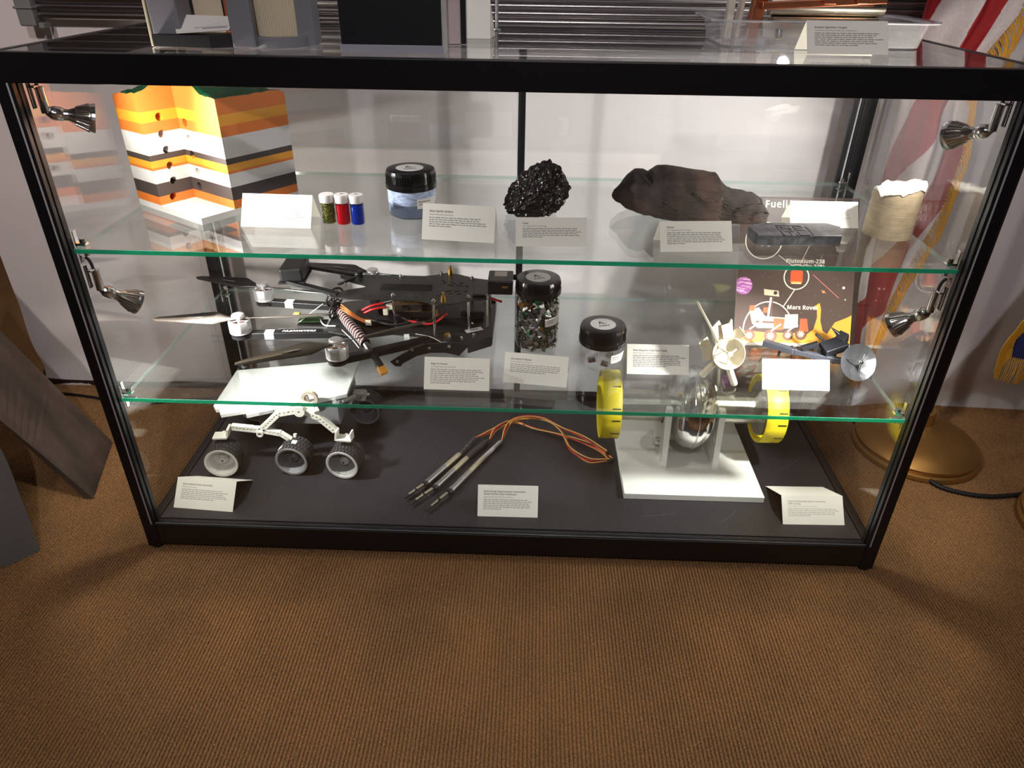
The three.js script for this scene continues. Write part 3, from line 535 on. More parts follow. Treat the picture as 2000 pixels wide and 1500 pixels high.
// ---------------------------------------------------------------- the drone on the lower shelf
{
  const t = thing('folded_drone', 'black carbon-fibre quadcopter drone with silver motors, arms folded forward', 'drone', [-0.25, S2, -0.303]);
  const cfTex = noiseTex(128, 128, (u, v, x, y) => { const w = ((x >> 2) + (y >> 2)) % 4 < 2 ? 1 : 0.8; const k = w * (0.95 + 0.1 * rnd()); return [46 * k, 46 * k, 44 * k]; });
  cfTex.repeat.set(8, 8);
  const cf = mat(0xffffff, { map: cfTex, roughness: 0.42 }), blk = mat([0.008, 0.008, 0.009], { roughness: 0.4 }), bell = mat([0.8, 0.8, 0.81], { roughness: 0.34, metalness: 0.85 }), copper = mat([0.72, 0.3, 0.14], { roughness: 0.3, metalness: 0.9 });
  const mir = (p) => [...p, ...p.slice().reverse().map(([x, z]) => [x, -z])];
  const slot = (x, z, l, w, a) => { const c = Math.cos(a), s = Math.sin(a); return [[-l, -w], [l, -w], [l, w], [-l, w]].map(([p, q]) => [x + c * p - s * q, z + s * p + c * q]); };
  // top plate with herringbone slots
  const slots = [];
  for (const [x, z, l] of [[0.113, 0.016, 0.007], [0.131, 0.016, 0.007], [0.118, 0.028, 0.005], [0.136, 0.028, 0.005], [0.149, 0.014, 0.004], [0.1, 0.03, 0.004], [0.094, 0.04, 0.003]]) { slots.push(slot(x, z, l, 0.0022, -0.45)); slots.push(slot(x, -z, l, 0.0022, 0.45)); }
  for (const x of [-0.06, -0.046, -0.01, 0.006, 0.03, 0.05]) { slots.push(slot(x, 0.05, 0.0035, 0.0012, 0)); slots.push(slot(x, -0.05, 0.0035, 0.0012, 0)); }
  const topOut = mir([[-0.067, 0.004], [-0.1, 0.02], [-0.118, 0.034], [-0.132, 0.046], [-0.128, 0.056], [-0.093, 0.064], [0.05, 0.064], [0.075, 0.072], [0.099, 0.085], [0.125, 0.078], [0.165, 0.058], [0.196, 0.05]]);
  const topPlate = part('top_plate', plankUV(clean(plate(topOut, 0.112, 0.0025, slots, 0.0003)), 1), cf, t, 'charcoal carbon-fibre top plate');
  part('hook_tape', bx(0.108, 0.002, 0.024, 0.022, 0.1155, 0), mat([0.004, 0.004, 0.005], { roughness: 0.95 }), topPlate, 'black hook tape strip');
  // bottom plate with cut-outs
  const leaves = []; for (let i = 0; i < 6; i++) for (const s of [-1, 1]) leaves.push(slot(0.09 + i * 0.014, s * (0.012 + 0.002 * (i % 2)), 0.0075, 0.003, s * 0.9));
  part('bottom_plate', plankUV(clean(plate(mir([[-0.145, 0.05], [-0.135, 0.075], [-0.06, 0.1], [0.0, 0.078], [0.075, 0.088], [0.16, 0.118], [0.206, 0.088]]), 0.04, 0.0025, leaves, 0.0003)), 1), cf, t, 'charcoal carbon-fibre bottom plate');
  part('edge_guard', [bar([0.16, 0.035, 0.119], [0.206, 0.037, 0.089], 0.003, 0.022), bar([0.207, 0.037, 0.088], [0.207, 0.037, -0.088], 0.003, 0.018), bar([0.16, 0.035, -0.119], [0.206, 0.037, -0.089], 0.003, 0.022)], blk, t);
  for (const [x, z] of [[0.001, 0.05], [0.088, 0.074], [0.157, 0.05], [0.196, 0.044]]) for (const s of [1, -1])
    part('standoff', [cyl(0.0028, 0.0028, 0.035, x, 0.06, z * s, 6), cyl(0.0036, 0.0036, 0.036, x, 0.095, z * s, 6), cyl(0.0045, 0.0045, 0.004, x, 0.1165, z * s, 14), at(new THREE.SphereGeometry(0.0036, 12, 8), x, 0.1195, z * s)], M.chrome, t, 'bright metal standoff');
  for (const [x, z] of [[0.108, 0.07], [0.107, -0.075]]) part('antenna_socket', [cyl(0.006, 0.006, 0.004, x, 0.1165, z, 6), cyl(0.005, 0.0062, 0.01, x, 0.122, z, 16), cyl(0.003, 0.003, 0.01, x, 0.13, z, 12)], M.brass, t, 'gold antenna socket');
  for (const [x, z] of [[-0.13, 0.05], [-0.13, -0.05], [-0.11, 0.0], [0.12, 0.09], [0.145, 0.095], [0.17, 0.08]]) part('screw', [cyl(0.004, 0.004, 0.004, x, z > 0.07 ? 0.0445 : 0.116, z, 12), at(new THREE.SphereGeometry(0.003, 10, 8), x, z > 0.07 ? 0.0475 : 0.119, z)], M.steel, t);
  // lattice rings at the nose
  for (const [x, y, z, r, rx, rz] of [[-0.128, 0.098, 0.024, 0.022, 0.35, 0.9], [-0.11, 0.118, -0.018, 0.02, 1.2, 0.4], [-0.13, 0.07, 0.03, 0.018, 0.4, 1.1]]) {
    const b = [new THREE.TorusGeometry(r, 0.0022, 8, 36), new THREE.TorusGeometry(r * 0.45, 0.0016, 6, 24)];
    for (let i = 0; i < 6; i++) { const a = i * 1.047; b.push(rod([0, 0, 0], [r * Math.cos(a), r * Math.sin(a), 0], 0.0013)); }
    part('lattice_ring', b.map((g) => at(clean(g), x, y, z, rx, rz, 0)), blk, t, 'black openwork ring');
  }
  // arms, motors, propellers
  const arms = [[-0.318, 0.082, -0.08, 0.06], [-0.322, -0.083, -0.08, -0.06], [-0.091, 0.18, 0.1, 0.07], [-0.091, -0.178, 0.1, -0.07]];
  for (const [i, [mx, mz, ex, ez]] of arms.entries()) {
    const arm = part('arm', [bar([mx, 0.033, mz], [ex, 0.033, ez], 0.018, 0.015), cyl(0.02, 0.02, 0.006, mx, 0.033, mz, 24), cyl(0.008, 0.008, 0.012, ex, 0.033, ez, 16)], blk, t, 'glossy black folding arm');
    if (i < 2) {
      const f = (k) => [mx + (ex - mx) * k, 0.033, mz + (ez - mz) * k], a = f(0.2), b = f(0.29);
      part('white_tape', bar(a, b, 0.0188, 0.0158), M.whitePlastic, arm, 'band of white tape');
      if (i === 0) {
        const tx = canvasTex(512, 96, (c) => { c.fillStyle = '#060608'; c.fillRect(0, 0, 512, 96); c.fillStyle = '#d8d8da'; c.font = 'italic bold 66px sans-serif'; c.fillText('FA3PAWYERS', 20, 74); });
        const g = new THREE.PlaneGeometry(0.088, 0.0165); g.rotateX(-Math.PI / 2); const dir = Math.atan2(-(ez - mz), ex - mx); g.rotateY(dir); const m = f(0.52); g.translate(m[0], 0.0409, m[2]);
        part('lettering', g, mat(0xffffff, { map: tx, roughness: 0.4 }), arm, 'pale lettering on the arm');
      }
    }
    const mo = part('motor', [at(lathe([[0.014, 0], [0.0215, 0.001], [0.0222, 0.003], [0.0205, 0.004], [0.0205, 0.005], [0.0222, 0.006], [0.0222, 0.025], [0.021, 0.0275], [0.0175, 0.028], [0.0165, 0.026], [0.0165, 0.012]], 40), mx, 0.04, mz), rod([mx, 0.05, mz], [mx, 0.0745, mz], 0.004), at(lathe([[0, 0.068], [0.013, 0.0685], [0.0135, 0.07], [0.0135, 0.0725], [0.011, 0.0745], [0, 0.0755]], 28), mx, 0.007, mz)], bell, t, 'silver brushless motor');
    const sp = []; for (let k = 0; k < 5; k++) { const a = k * 1.2566 + i; sp.push(bar([mx, 0.0665, mz], [mx + 0.019 * Math.cos(a), 0.0665, mz + 0.019 * Math.sin(a)], 0.004, 0.002)); }
    part('spokes', sp, bell, mo);
    const co = []; for (let k = 0; k < 12; k++) { const a = k * 0.5236; co.push(rbx(0.006, 0.014, 0.006, 0.002, mx + 0.0125 * Math.cos(a), 0.055, mz + 0.0125 * Math.sin(a), 0, -a, 0)); }
    part('windings', co, copper, mo, 'copper windings');
    const ang = [[-0.9915, 0.128], [-0.97, -0.2], [-0.85, 0.52], [-0.978, -0.21]][i], tint = [[0.1, 0.085, 0.075], [0.012, 0.0115, 0.011], [0.045, 0.038, 0.028], [0.012, 0.0115, 0.011]][i];
    for (const s of [1, -1]) {
      const pos = [], idx = [], n = 26, len = i < 2 && s > 0 ? 0.163 : 0.184;
      for (let k = 0; k <= n; k++) {
        const f = k / n, r = 0.006 + f * len, ch = f < 0.25 ? 0.007 + 0.032 * (f / 0.25) ** 1.3 : 0.039 * (1 - 0.62 * ((f - 0.25) / 0.75) ** 1.2), tip = f > 0.94 ? Math.sqrt(Math.max(0.02, 1 - ((f - 0.94) / 0.06) ** 2)) : 1, tw = 0.62 * (1 - f) + 0.13, rise = 0.004 * f;
        for (const [c, th] of [[-0.42, 0], [-0.1, 0.0014], [0.58, 0], [-0.1, -0.0008]]) { const cx = c * ch * tip; pos.push(r, 0.071 + rise + th + cx * Math.sin(tw) * 0.6, cx * Math.cos(tw)); }
      }
      for (let k = 0; k < n; k++) for (let j = 0; j < 4; j++) { const a = k * 4 + j, b = k * 4 + (j + 1) % 4; idx.push(a, b, a + 4, b, b + 4, a + 4); }
      const g = new THREE.BufferGeometry(); g.setAttribute('position', new THREE.Float32BufferAttribute(pos, 3)); g.setIndex(idx); g.computeVertexNormals();
      const th = Math.atan2(-ang[1] * s, ang[0] * s); g.rotateY(th); g.translate(mx, 0, mz);
      const bl = part('propeller_blade', g, mat(tint, { roughness: 0.4 }), t);
      if (s > 0 || i === 1) { const gl = bx(0.03, 0.0003, 0.005, 0.085, 0.0765, 0.001, 0.25, 0, 0.02); gl.rotateY(th); gl.translate(mx, 0, mz); part('maker_print', gl, mat([0.2, 0.19, 0.18], { roughness: 0.6 }), bl, 'faint grey print'); }
      if (i === 2 && s > 0) { const rb = []; for (let k = 0; k < 34; k++) { const r = 0.105 + k * 0.0025, w = 0.021 - k * 0.0003; const b2 = bx(0.0009, 0.0012, w, r, 0.0755 + 0.00002 * k, 0.002, 0.19, 0, 0); b2.rotateY(th); b2.translate(mx, 0, mz); rb.push(b2); } part('rib', rb, mat([0.16, 0.13, 0.09], { roughness: 0.5 }), bl, 'fine cross ribs near the tip'); }
    }
  }
  // landing leg plates, front and back
  const leg = [[-0.246, 0.378], [-0.237, 0.3685], [-0.226, 0.3685], [-0.221, 0.376], [-0.191, 0.394], [-0.164, 0.402], [-0.133, 0.403], [-0.106, 0.397], [-0.085, 0.42], [-0.106, 0.427], [-0.174, 0.421], [-0.2, 0.411]].map(([x, y]) => [x + 0.25, y - S2]);
  for (const s of [1, -1]) {
    const g = new THREE.ExtrudeGeometry(poly(leg), { depth: 0.003, bevelEnabled: true, bevelThickness: 0.0005, bevelSize: 0.0005, bevelSegments: 1 }); g.translate(0, 0, s * 0.138 - 0.0015);
    const o = part('landing_leg', [g, bar([0.12, 0.05, s * 0.138], [0.14, 0.05, s * 0.1], 0.01, 0.006), bar([0.07, 0.045, s * 0.138], [0.08, 0.04, s * 0.085], 0.01, 0.006)], blk, t, 'black bent landing leg');
    part('screw', [[0.05, 0.04], [0.085, 0.045], [0.125, 0.05], [0.018, 0.012]].map(([x, y]) => at(cyl(0.0032, 0.0032, 0.006, 0, 0, 0, 14), x, y, s * 0.138, Math.PI / 2, 0, 0)), M.steel, o);
  }
  // positioning mast
  part('mast_box', [rbx(0.048, 0.03, 0.074, 0.005, -0.213, 0.15, 0, 0, 0.06, 0.04), rbx(0.056, 0.004, 0.078, 0.0018, -0.213, 0.134, 0.002, 0, 0.06, 0.04)], blk, t, 'black box at the nose');
  part('mast_arm', [bar([-0.195, 0.142, -0.034], [-0.1, 0.12, -0.05], 0.013, 0.007), cyl(0.006, 0.006, 0.02, -0.088, 0.119, -0.05, 12)], blk, t); part('mast_arm', bar([-0.22, 0.137, 0.034], [-0.112, 0.12, 0.056], 0.015, 0.006), blk, t);
  // rear camera box
  const cam = part('camera_box', [rbx(0.052, 0.03, 0.062, 0.003, 0.222, 0.133, 0.006), rbx(0.036, 0.006, 0.058, 0.002, 0.182, 0.118, 0.014)], blk, t, 'black boxed camera at the rear');
  part('camera_label', bx(0.026, 0.0006, 0.026, 0.222, 0.1484, -0.004), mat([0.5, 0.4, 0.36]), cam, 'pinkish label'); part('lens', at(cyl(0.006, 0.006, 0.008, 0, 0, 0, 18), 0.251, 0.139, -0.01, 0, 0, Math.PI / 2), blk, cam); part('contact', bx(0.012, 0.004, 0.0008, 0.232, 0.136, 0.0375), M.brass, cam);
  // electronics between the plates
  part('circuit_board', [bx(0.1, 0.0016, 0.05, 0.03, 0.07, 0), bx(0.07, 0.0016, 0.044, 0.045, 0.088, 0.004)], mat([0.09, 0.05, 0.02], { roughness: 0.5 }), t, 'brown circuit board stack');
  const pins = []; for (let i = 0; i < 12; i++) pins.push(bx(0.0018, 0.004, 0.0018, 0.0 + i * 0.0042, 0.0915, 0.024)); part('pin_row', pins, M.brass, t);
  part('components', [bx(0.2, 0.014, 0.09, 0.06, 0.05, -0.02), bx(0.12, 0.016, 0.05, -0.03, 0.05, 0.02), rbx(0.02, 0.012, 0.016, 0.001, 0.065, 0.078, 0.018), rbx(0.03, 0.022, 0.04, 0.002, -0.03, 0.058, -0.02), rbx(0.05, 0.02, 0.05, 0.002, 0.16, 0.054, -0.02), rbx(0.016, 0.008, 0.012, 0.001, 0.02, 0.075, 0.02), bx(0.1, 0.024, 0.03, -0.02, 0.056, -0.055)], blk, t);
  part('connector', [rbx(0.014, 0.012, 0.012, 0.001, -0.012, 0.082, 0.028), rbx(0.012, 0.012, 0.003, 0.001, -0.052, 0.06, 0.064), rbx(0.01, 0.014, 0.01, 0.001, -0.02, 0.073, 0.034)], mat([0.62, 0.55, 0.44], { roughness: 0.5 }), t, 'cream wire connector');
  part('capacitor', [cyl(0.006, 0.006, 0.014, 0.086, 0.074, 0.035, 16)], M.brass, t);
  const wires = (col, list, r = 0.0017) => list.forEach((p) => part('wire', tube(p, r, 24, 6), mat(col, { roughness: 0.45 }), t));
  for (let i = 0; i < 4; i++) wires([0.6, 0.17, 0.03], [[[-0.115, 0.085 - i * 0.004, 0.03 + i * 0.004], [-0.095, 0.078 - i * 0.002, 0.045 + i * 0.003], [-0.07, 0.062, 0.05 + i * 0.003], [-0.05, 0.06 - i * 0.002, 0.052 + i * 0.003]]]);
  wires([0.55, 0.012, 0.015], [[[-0.075, 0.07, 0.03], [-0.05, 0.085, 0.034], [-0.025, 0.09, 0.03]], [[-0.07, 0.066, 0.034], [-0.045, 0.08, 0.04], [-0.02, 0.084, 0.036]], [[0.12, 0.09, 0.01], [0.18, 0.1, 0.005], [0.225, 0.1, 0.03]], [[0.03, 0.06, 0.05], [0.08, 0.058, 0.056], [0.11, 0.07, 0.03]]], 0.0026);
  wires([0.01, 0.01, 0.01], [[[-0.05, 0.06, 0.05], [0.0, 0.055, 0.06], [0.05, 0.06, 0.045]], [[0.0, 0.07, 0.04], [0.05, 0.055, 0.05], [0.1, 0.06, 0.02]], [[-0.03, 0.085, 0.02], [0.01, 0.1, 0.03], [0.06, 0.095, 0.02]]], 0.003);
  wires([0.62, 0.6, 0.58], [[[0.05, 0.05, 0.09], [0.08, 0.05, 0.1], [0.11, 0.045, 0.118]], [[-0.15, 0.09, 0.04], [-0.18, 0.07, 0.055], [-0.2, 0.055, 0.06]], [[-0.105, 0.05, 0.08], [-0.075, 0.04, 0.11], [-0.06, 0.035, 0.13]]], 0.001);
  // braided power lead with connector
  const br = noiseTex(256, 64, (u, v) => { const f = (q) => q - Math.floor(q); return f(u * 15 + v * 2) < 0.28 ? [196, 192, 190] : f(u * 15 - v * 2) < 0.3 ? [120, 30, 32] : [12, 12, 16]; });
  part('braided_lead', tube([[-0.118, 0.068, 0.028], [-0.095, 0.062, 0.066], [-0.066, 0.054, 0.105], [-0.046, 0.046, 0.13]], 0.011, 30, 14), mat(0xffffff, { map: br, roughness: 0.7 }), t, 'braided black, white and red cable sleeve');
  part('lead_end', [rod([-0.046, 0.046, 0.13], [-0.026, 0.03, 0.152], 0.0065), rod([-0.046, 0.048, 0.136], [-0.03, 0.036, 0.152], 0.004)], M.steel, t);
  part('lead_sleeve', rod([-0.028, 0.03, 0.15], [-0.01, 0.014, 0.17], 0.0085), M.rubber, t); part('power_plug', bar([-0.012, 0.016, 0.168], [-0.001, 0.006, 0.181], 0.016, 0.01), mat([0.75, 0.33, 0.05], { roughness: 0.4 }), t, 'orange power plug');
  // small receiver board at the left and stickers
  part('receiver_board', [bx(0.05, 0.002, 0.022, -0.185, 0.046, 0.028, 0, 0.05, 0), bx(0.03, 0.006, 0.016, -0.18, 0.05, 0.028)], mat([0.06, 0.14, 0.05], { roughness: 0.5 }), t, 'small green board'); part('receiver_tray', bx(0.06, 0.003, 0.03, -0.18, 0.041, 0.032), blk, t); part('yellow_plug', rbx(0.014, 0.007, 0.009, 0.002, -0.215, 0.056, 0.024), mat([0.8, 0.5, 0.08]), t); part('coax_loop', tube([[-0.165, 0.05, 0.03], [-0.15, 0.045, 0.05], [-0.125, 0.046, 0.055]], 0.0016, 16, 6), M.whitePlastic, t);
  const stk = rbx(0.038, 0.0008, 0.015, 0.0003, 0.168, 0.0435, 0.052, 0, 0.5, 0); const sk = part('sticker', stk, mat([0.78, 0.76, 0.72], { roughness: 0.6 }), t, 'white label sticker'); part('barcode', bx(0.018, 0.0003, 0.004, 0.168, 0.0441, 0.052, 0, 0.5, 0), mat([0.25, 0.25, 0.25]), sk);
  part('white_tab', bar([0.03, 0.046, 0.084], [0.032, 0.02, 0.094], 0.011, 0.0012), M.whitePlastic, t); part('spacer_block', rbx(0.011, 0.009, 0.009, 0.001, 0.115, 0.047, 0.083), M.brass, t);
}

// ---------------------------------------------------------------- poster leaning behind the satellites
{
  const tex = canvasTex(800, 1016, (c, W, H) => {
    const X = (u) => u * W, Y = (v) => (1 - v) * H, S = W;
    c.fillStyle = '#4a3a34'; c.fillRect(0, 0, W, H);
    c.fillStyle = '#f2ede2'; for (let i = 0; i < 150; i++) { const s = rr(0.8, 3); c.fillRect(X(rnd()), Y(rr(0.1, 1)), s, s); }
    const disc = (u, v, r, f) => { c.fillStyle = f; c.beginPath(); c.arc(X(u), Y(v), r * S, 0, 6.3); c.fill(); }, ringc = (u, v, r, w, s = '#e8dfd0') => { c.strokeStyle = s; c.lineWidth = w; c.beginPath(); c.arc(X(u), Y(v), r * S, 0, 6.3); c.stroke(); };
    const pg = (f, pts) => { c.fillStyle = f; c.beginPath(); pts.forEach(([u, v], i) => (i ? c.lineTo(X(u), Y(v)) : c.moveTo(X(u), Y(v)))); c.closePath(); c.fill(); };
    const ln = (u, v, p, q, w, s = '#e8dfd0') => { c.strokeStyle = s; c.lineWidth = w; c.beginPath(); c.moveTo(X(u), Y(v)); c.lineTo(X(p), Y(q)); c.stroke(); };
    // ground and rocks
    pg('#e8a23a', [[0, 0.02], [0, 0.1], [0.2, 0.09], [0.6, 0.09], [0.7, 0.08], [0.8, 0.09], [0.86, 0.17], [0.92, 0.19], [0.95, 0.2], [1, 0.22], [1, 0.02]]);
    pg('#e0703a', [[0, 0.04], [0, 0.105], [0.3, 0.09], [0.52, 0.07], [0.42, 0.04]]);
    pg('#e3a640', [[0.62, 0.08], [0.68, 0.12], [0.705, 0.2], [0.7, 0.25], [0.665, 0.27], [0.72, 0.3], [0.735, 0.255], [0.735, 0.18], [0.76, 0.11], [0.82, 0.08]]);
    for (let i = 0; i < 26; i++) { c.fillStyle = 'rgba(190,90,30,0.45)'; c.beginPath(); c.ellipse(X(rnd()), Y(rr(0.03, 0.08)), rr(6, 26), rr(2, 5), 0, 0, 6.3); c.fill(); }
    // planet with cloud stripes
    disc(0.058, 0.405, 0.075, '#a75fa6'); c.save(); c.beginPath(); c.arc(X(0.058), Y(0.405), 0.075 * S, 0, 6.3); c.clip(); c.strokeStyle = '#e7b4dd'; for (let i = 0; i < 20; i++) { c.lineWidth = rr(2, 7); const v = rr(0.35, 0.46), u = rr(-0.03, 0.1); c.beginPath(); c.moveTo(X(u), Y(v)); c.bezierCurveTo(X(u + 0.02), Y(v + 0.008), X(u + 0.04), Y(v - 0.008), X(u + rr(0.05, 0.09)), Y(v)); c.stroke(); } c.restore();
    // capsule, rings, links
    ringc(0.506, 0.47, 0.105, 8); c.fillStyle = '#d8552c'; c.beginPath(); c.roundRect(X(0.455), Y(0.515), 0.105 * S, 0.105 * H * 0.86, 16); c.fill(); c.fillStyle = '#f0a24a'; c.fillRect(X(0.462), Y(0.44), 0.09 * S, 16); c.fillStyle = '#f7dfa0'; c.fillRect(X(0.468), Y(0.432), 0.078 * S, 8);
    ln(0.5, 0.388, 0.41, 0.27, 7); ln(0.46, 0.55, 0.34, 0.615, 5); ln(0.53, 0.555, 0.62, 0.72, 4);
    c.strokeStyle = '#e8dfd0'; c.lineWidth = 8; c.beginPath(); c.ellipse(X(0.29), Y(0.1), 0.215 * S, 0.2 * H, 0, Math.PI, 6.1); c.stroke();
    ringc(0.21, 0.71, 0.155, 7); for (let i = 0; i < 7; i++) { c.save(); c.translate(X(0.17 + 0.016 * i), Y(0.69 + 0.01 * (i % 3))); c.rotate(i * 0.9); c.fillStyle = i % 2 ? '#cfc6b8' : '#8f8f96'; c.fillRect(-26, -9, 52, 18); c.restore(); } disc(0.24, 0.73, 0.035, '#d9d3c6');
    // comet, small planets
    ln(0.645, 0.49, 0.88, 0.335, 5, '#c07070'); disc(0.745, 0.375, 0.012, '#d88a5a'); ln(0.725, 0.385, 0.768, 0.366, 4, '#d88a5a'); disc(0.915, 0.405, 0.012, '#efe8dd'); disc(0.935, 0.325, 0.006, '#efe8dd');
    // rover
    const B = '#f0e6cc', O = '#d9603c', Dk = '#6b4a40';
    for (const [u, v, r] of [[0.13, 0.068, 0.05], [0.315, 0.068, 0.056], [0.465, 0.075, 0.046], [0.575, 0.085, 0.052]]) { disc(u, v, r, Dk); disc(u, v, r * 0.55, O); c.strokeStyle = '#f3e4c4'; c.lineWidth = 5; for (let i = 0; i < 9; i++) { const a = i * 0.7; c.beginPath(); c.moveTo(X(u), Y(v)); c.lineTo(X(u) + Math.cos(a) * r * 0.6 * S, Y(v) + Math.sin(a) * r * 0.6 * S); c.stroke(); } }
    pg(B, [[0.12, 0.24], [0.2, 0.26], [0.26, 0.2], [0.52, 0.19], [0.55, 0.14], [0.5, 0.12], [0.2, 0.12], [0.15, 0.15]]); pg('#f7efd8', [[0.43, 0.215], [0.54, 0.22], [0.545, 0.13], [0.43, 0.125]]);
    pg(Dk, [[0.18, 0.17], [0.42, 0.165], [0.42, 0.152], [0.18, 0.155]]); pg(O, [[0.12, 0.27], [0.165, 0.275], [0.165, 0.235], [0.12, 0.235]]); pg(O, [[0.24, 0.26], [0.28, 0.262], [0.28, 0.225], [0.24, 0.225]]); pg(O, [[0.33, 0.19], [0.43, 0.185], [0.42, 0.11], [0.34, 0.11]]); pg(O, [[0.56, 0.19], [0.62, 0.19], [0.64, 0.1], [0.56, 0.11]]);
    ln(0.285, 0.2, 0.3, 0.33, 14, B); ln(0.31, 0.2, 0.315, 0.33, 8, Dk); pg('#d9cbae', [[0.235, 0.385], [0.36, 0.375], [0.37, 0.335], [0.24, 0.345]]); disc(0.335, 0.36, 0.016, '#3a2e2a'); ln(0.13, 0.11, 0.24, 0.17, 10, B); ln(0.315, 0.1, 0.4, 0.15, 10, B); ln(0.46, 0.1, 0.52, 0.14, 9, B);
    // words
    c.fillStyle = '#f4efe6'; c.font = 'bold 40px sans-serif'; c.fillText('Mars Rover', X(0.44), Y(0.252)); c.textAlign = 'right'; c.font = 'bold 38px sans-serif'; c.fillText('Plutonium-238', X(0.74), Y(0.565)); c.fillText('(Pu-238)', X(0.74), Y(0.53));
    c.textAlign = 'left'; c.font = 'bold 66px sans-serif'; c.fillText('Fueling', X(0.2), Y(0.93)); c.fillText('Space', X(0.56), Y(0.93)); c.fillText('Over 50', X(0.56), Y(0.86));
    c.fillStyle = '#efe6d6'; c.fillRect(0, Y(0.022), W, H);
  });
  const len = 0.317, w = 0.25, q = new Quads(), x = w / 2, th = 0.003, g0 = [-x, 0, 0];
  q.add([-x, 0, 0], [x, 0, 0], [x, len, 0], [-x, len, 0], [[0, 0], [1, 0], [1, 1], [0, 1]]);
  const e = [[0.02, 0.01], [0.03, 0.01], [0.03, 0.012], [0.02, 0.012]];
  q.add([x, 0, -th], [-x, 0, -th], [-x, len, -th], [x, len, -th], e); q.add([-x, 0, -th], [-x, 0, 0], [-x, len, 0], [-x, len, -th], e); q.add([x, 0, 0], [x, 0, -th], [x, len, -th], [x, len, 0], e); q.add([-x, len, 0], [x, len, 0], [x, len, -th], [-x, len, -th], e); q.add([-x, 0, -th], [x, 0, -th], [x, 0, 0], [-x, 0, 0], e);
  const o = thing('poster_board', 'illustrated Mars Rover poster board leaning behind the satellite models', 'poster', [0.605, S2 + 0.001, -0.295], 0);
  const b = part('printed_board', q.geo(), mat(0xffffff, { map: tex, roughness: 0.75 }), o); b.rotation.x = -Math.atan2(0.135, 0.287);
  const st = part('easel_foot', [bar([0, 0.2, -0.099], [0, 0.001, -0.19], 0.03, 0.003)], mat([0.5, 0.45, 0.4]), o);
}

// ---------------------------------------------------------------- satellite models
{
  const t = thing('cream_satellite', 'cream 3D-printed satellite model standing on splayed legs', 'satellite model', [0.42, S2, -0.15]);
  const m = mat([0.72, 0.66, 0.5], { roughness: 0.55 });
  const L = (x, y, z) => [x - 0.42, y - S2, z + 0.15];
  part('stand', [[[0.385, 0.375, -0.152]], [[0.44, 0.375, -0.122]], [[0.425, 0.375, -0.2]]].map(([f]) => { const a = L(0.424, 0.402, -0.168), b = L(...f); const mid = [(a[0] + b[0]) / 2, a[1] - 0.008, (a[2] + b[2]) / 2]; return tube([a, mid, b], 0.0068, 20, 10); }).concat([[0.385, -0.152], [0.44, -0.122], [0.425, -0.2]].map(([x, z]) => at(new THREE.SphereGeometry(0.0068, 12, 8), x - 0.42, 0.0069, z + 0.15))), m, t, 'three splayed legs');
  const dir = V(0.0, 0.42, 0.9).normalize(), c = L(0.427, 0.421, -0.158);
  const tip = [c[0] + dir.x, c[1] + dir.y, c[2] + dir.z];
  part('dish', [aim(lathe([[0, -0.006], [0.014, -0.004], [0.024, 0.002], [0.031, 0.011], [0.0325, 0.012], [0.0315, 0.0135], [0.024, 0.0045], [0.013, -0.0015], [0, -0.0035]], 36), c, tip)], m, t, 'round dish facing forward');
  const feed = []; for (let i = 0; i < 3; i++) { const a = i * 2.094 + 0.5, e1 = V(1, 0, 0), e2 = dir.clone().cross(e1); const p = V(...c).addScaledVector(e1, 0.022 * Math.cos(a)).addScaledVector(e2, 0.022 * Math.sin(a)).addScaledVector(dir, 0.002); feed.push(rod(p.toArray(), V(...c).addScaledVector(dir, 0.022).toArray(), 0.0016)); } feed.push(aim(cyl(0.005, 0.003, 0.006, 0, 0.022, 0, 12), c, tip));
  part('feed_tripod', feed, m, t);
  const d2 = dir.clone().negate(), back = V(...c).addScaledVector(d2, 0.028);
  part('body', [aim(cyl(0.014, 0.02, 0.036, 0, 0.024, 0, 10), c, V(...c).add(d2).toArray()), rbx(0.03, 0.03, 0.02, 0.002, -0.002, 0.072, -0.04, 0.4, 0.2, 0.3)], m, t);
  const fins = [[-0.034, 0.062, -0.02, 0.4], [-0.03, 0.05, -0.012, 0.1], [0.026, 0.082, -0.03, -0.6], [0.006, 0.092, -0.028, 0.2], [-0.012, 0.094, -0.03, 0.5], [0.03, 0.062, -0.02, -0.2]];
  part('panels', fins.map(([x, y, z, a]) => bx(0.022, 0.03, 0.002, x, y, z, -0.3, a, a * 1.4)), m, t, 'jagged instrument panels');
  part('horn', [rod([0.004, 0.085, -0.03], [0.011, 0.115, -0.035], 0.006, 0.0015), rod([0.016, 0.08, -0.03], [0.0115, 0.114, -0.035], 0.003, 0.0015)], m, t);
  part('boom', [bar(L(0.412, 0.432, -0.158), L(0.388, 0.474, -0.162), 0.005, 0.005), bar(L(0.389, 0.473, -0.162), L(0.354, 0.527, -0.166), 0.007, 0.004)], m, t, 'long slanted boom');
}
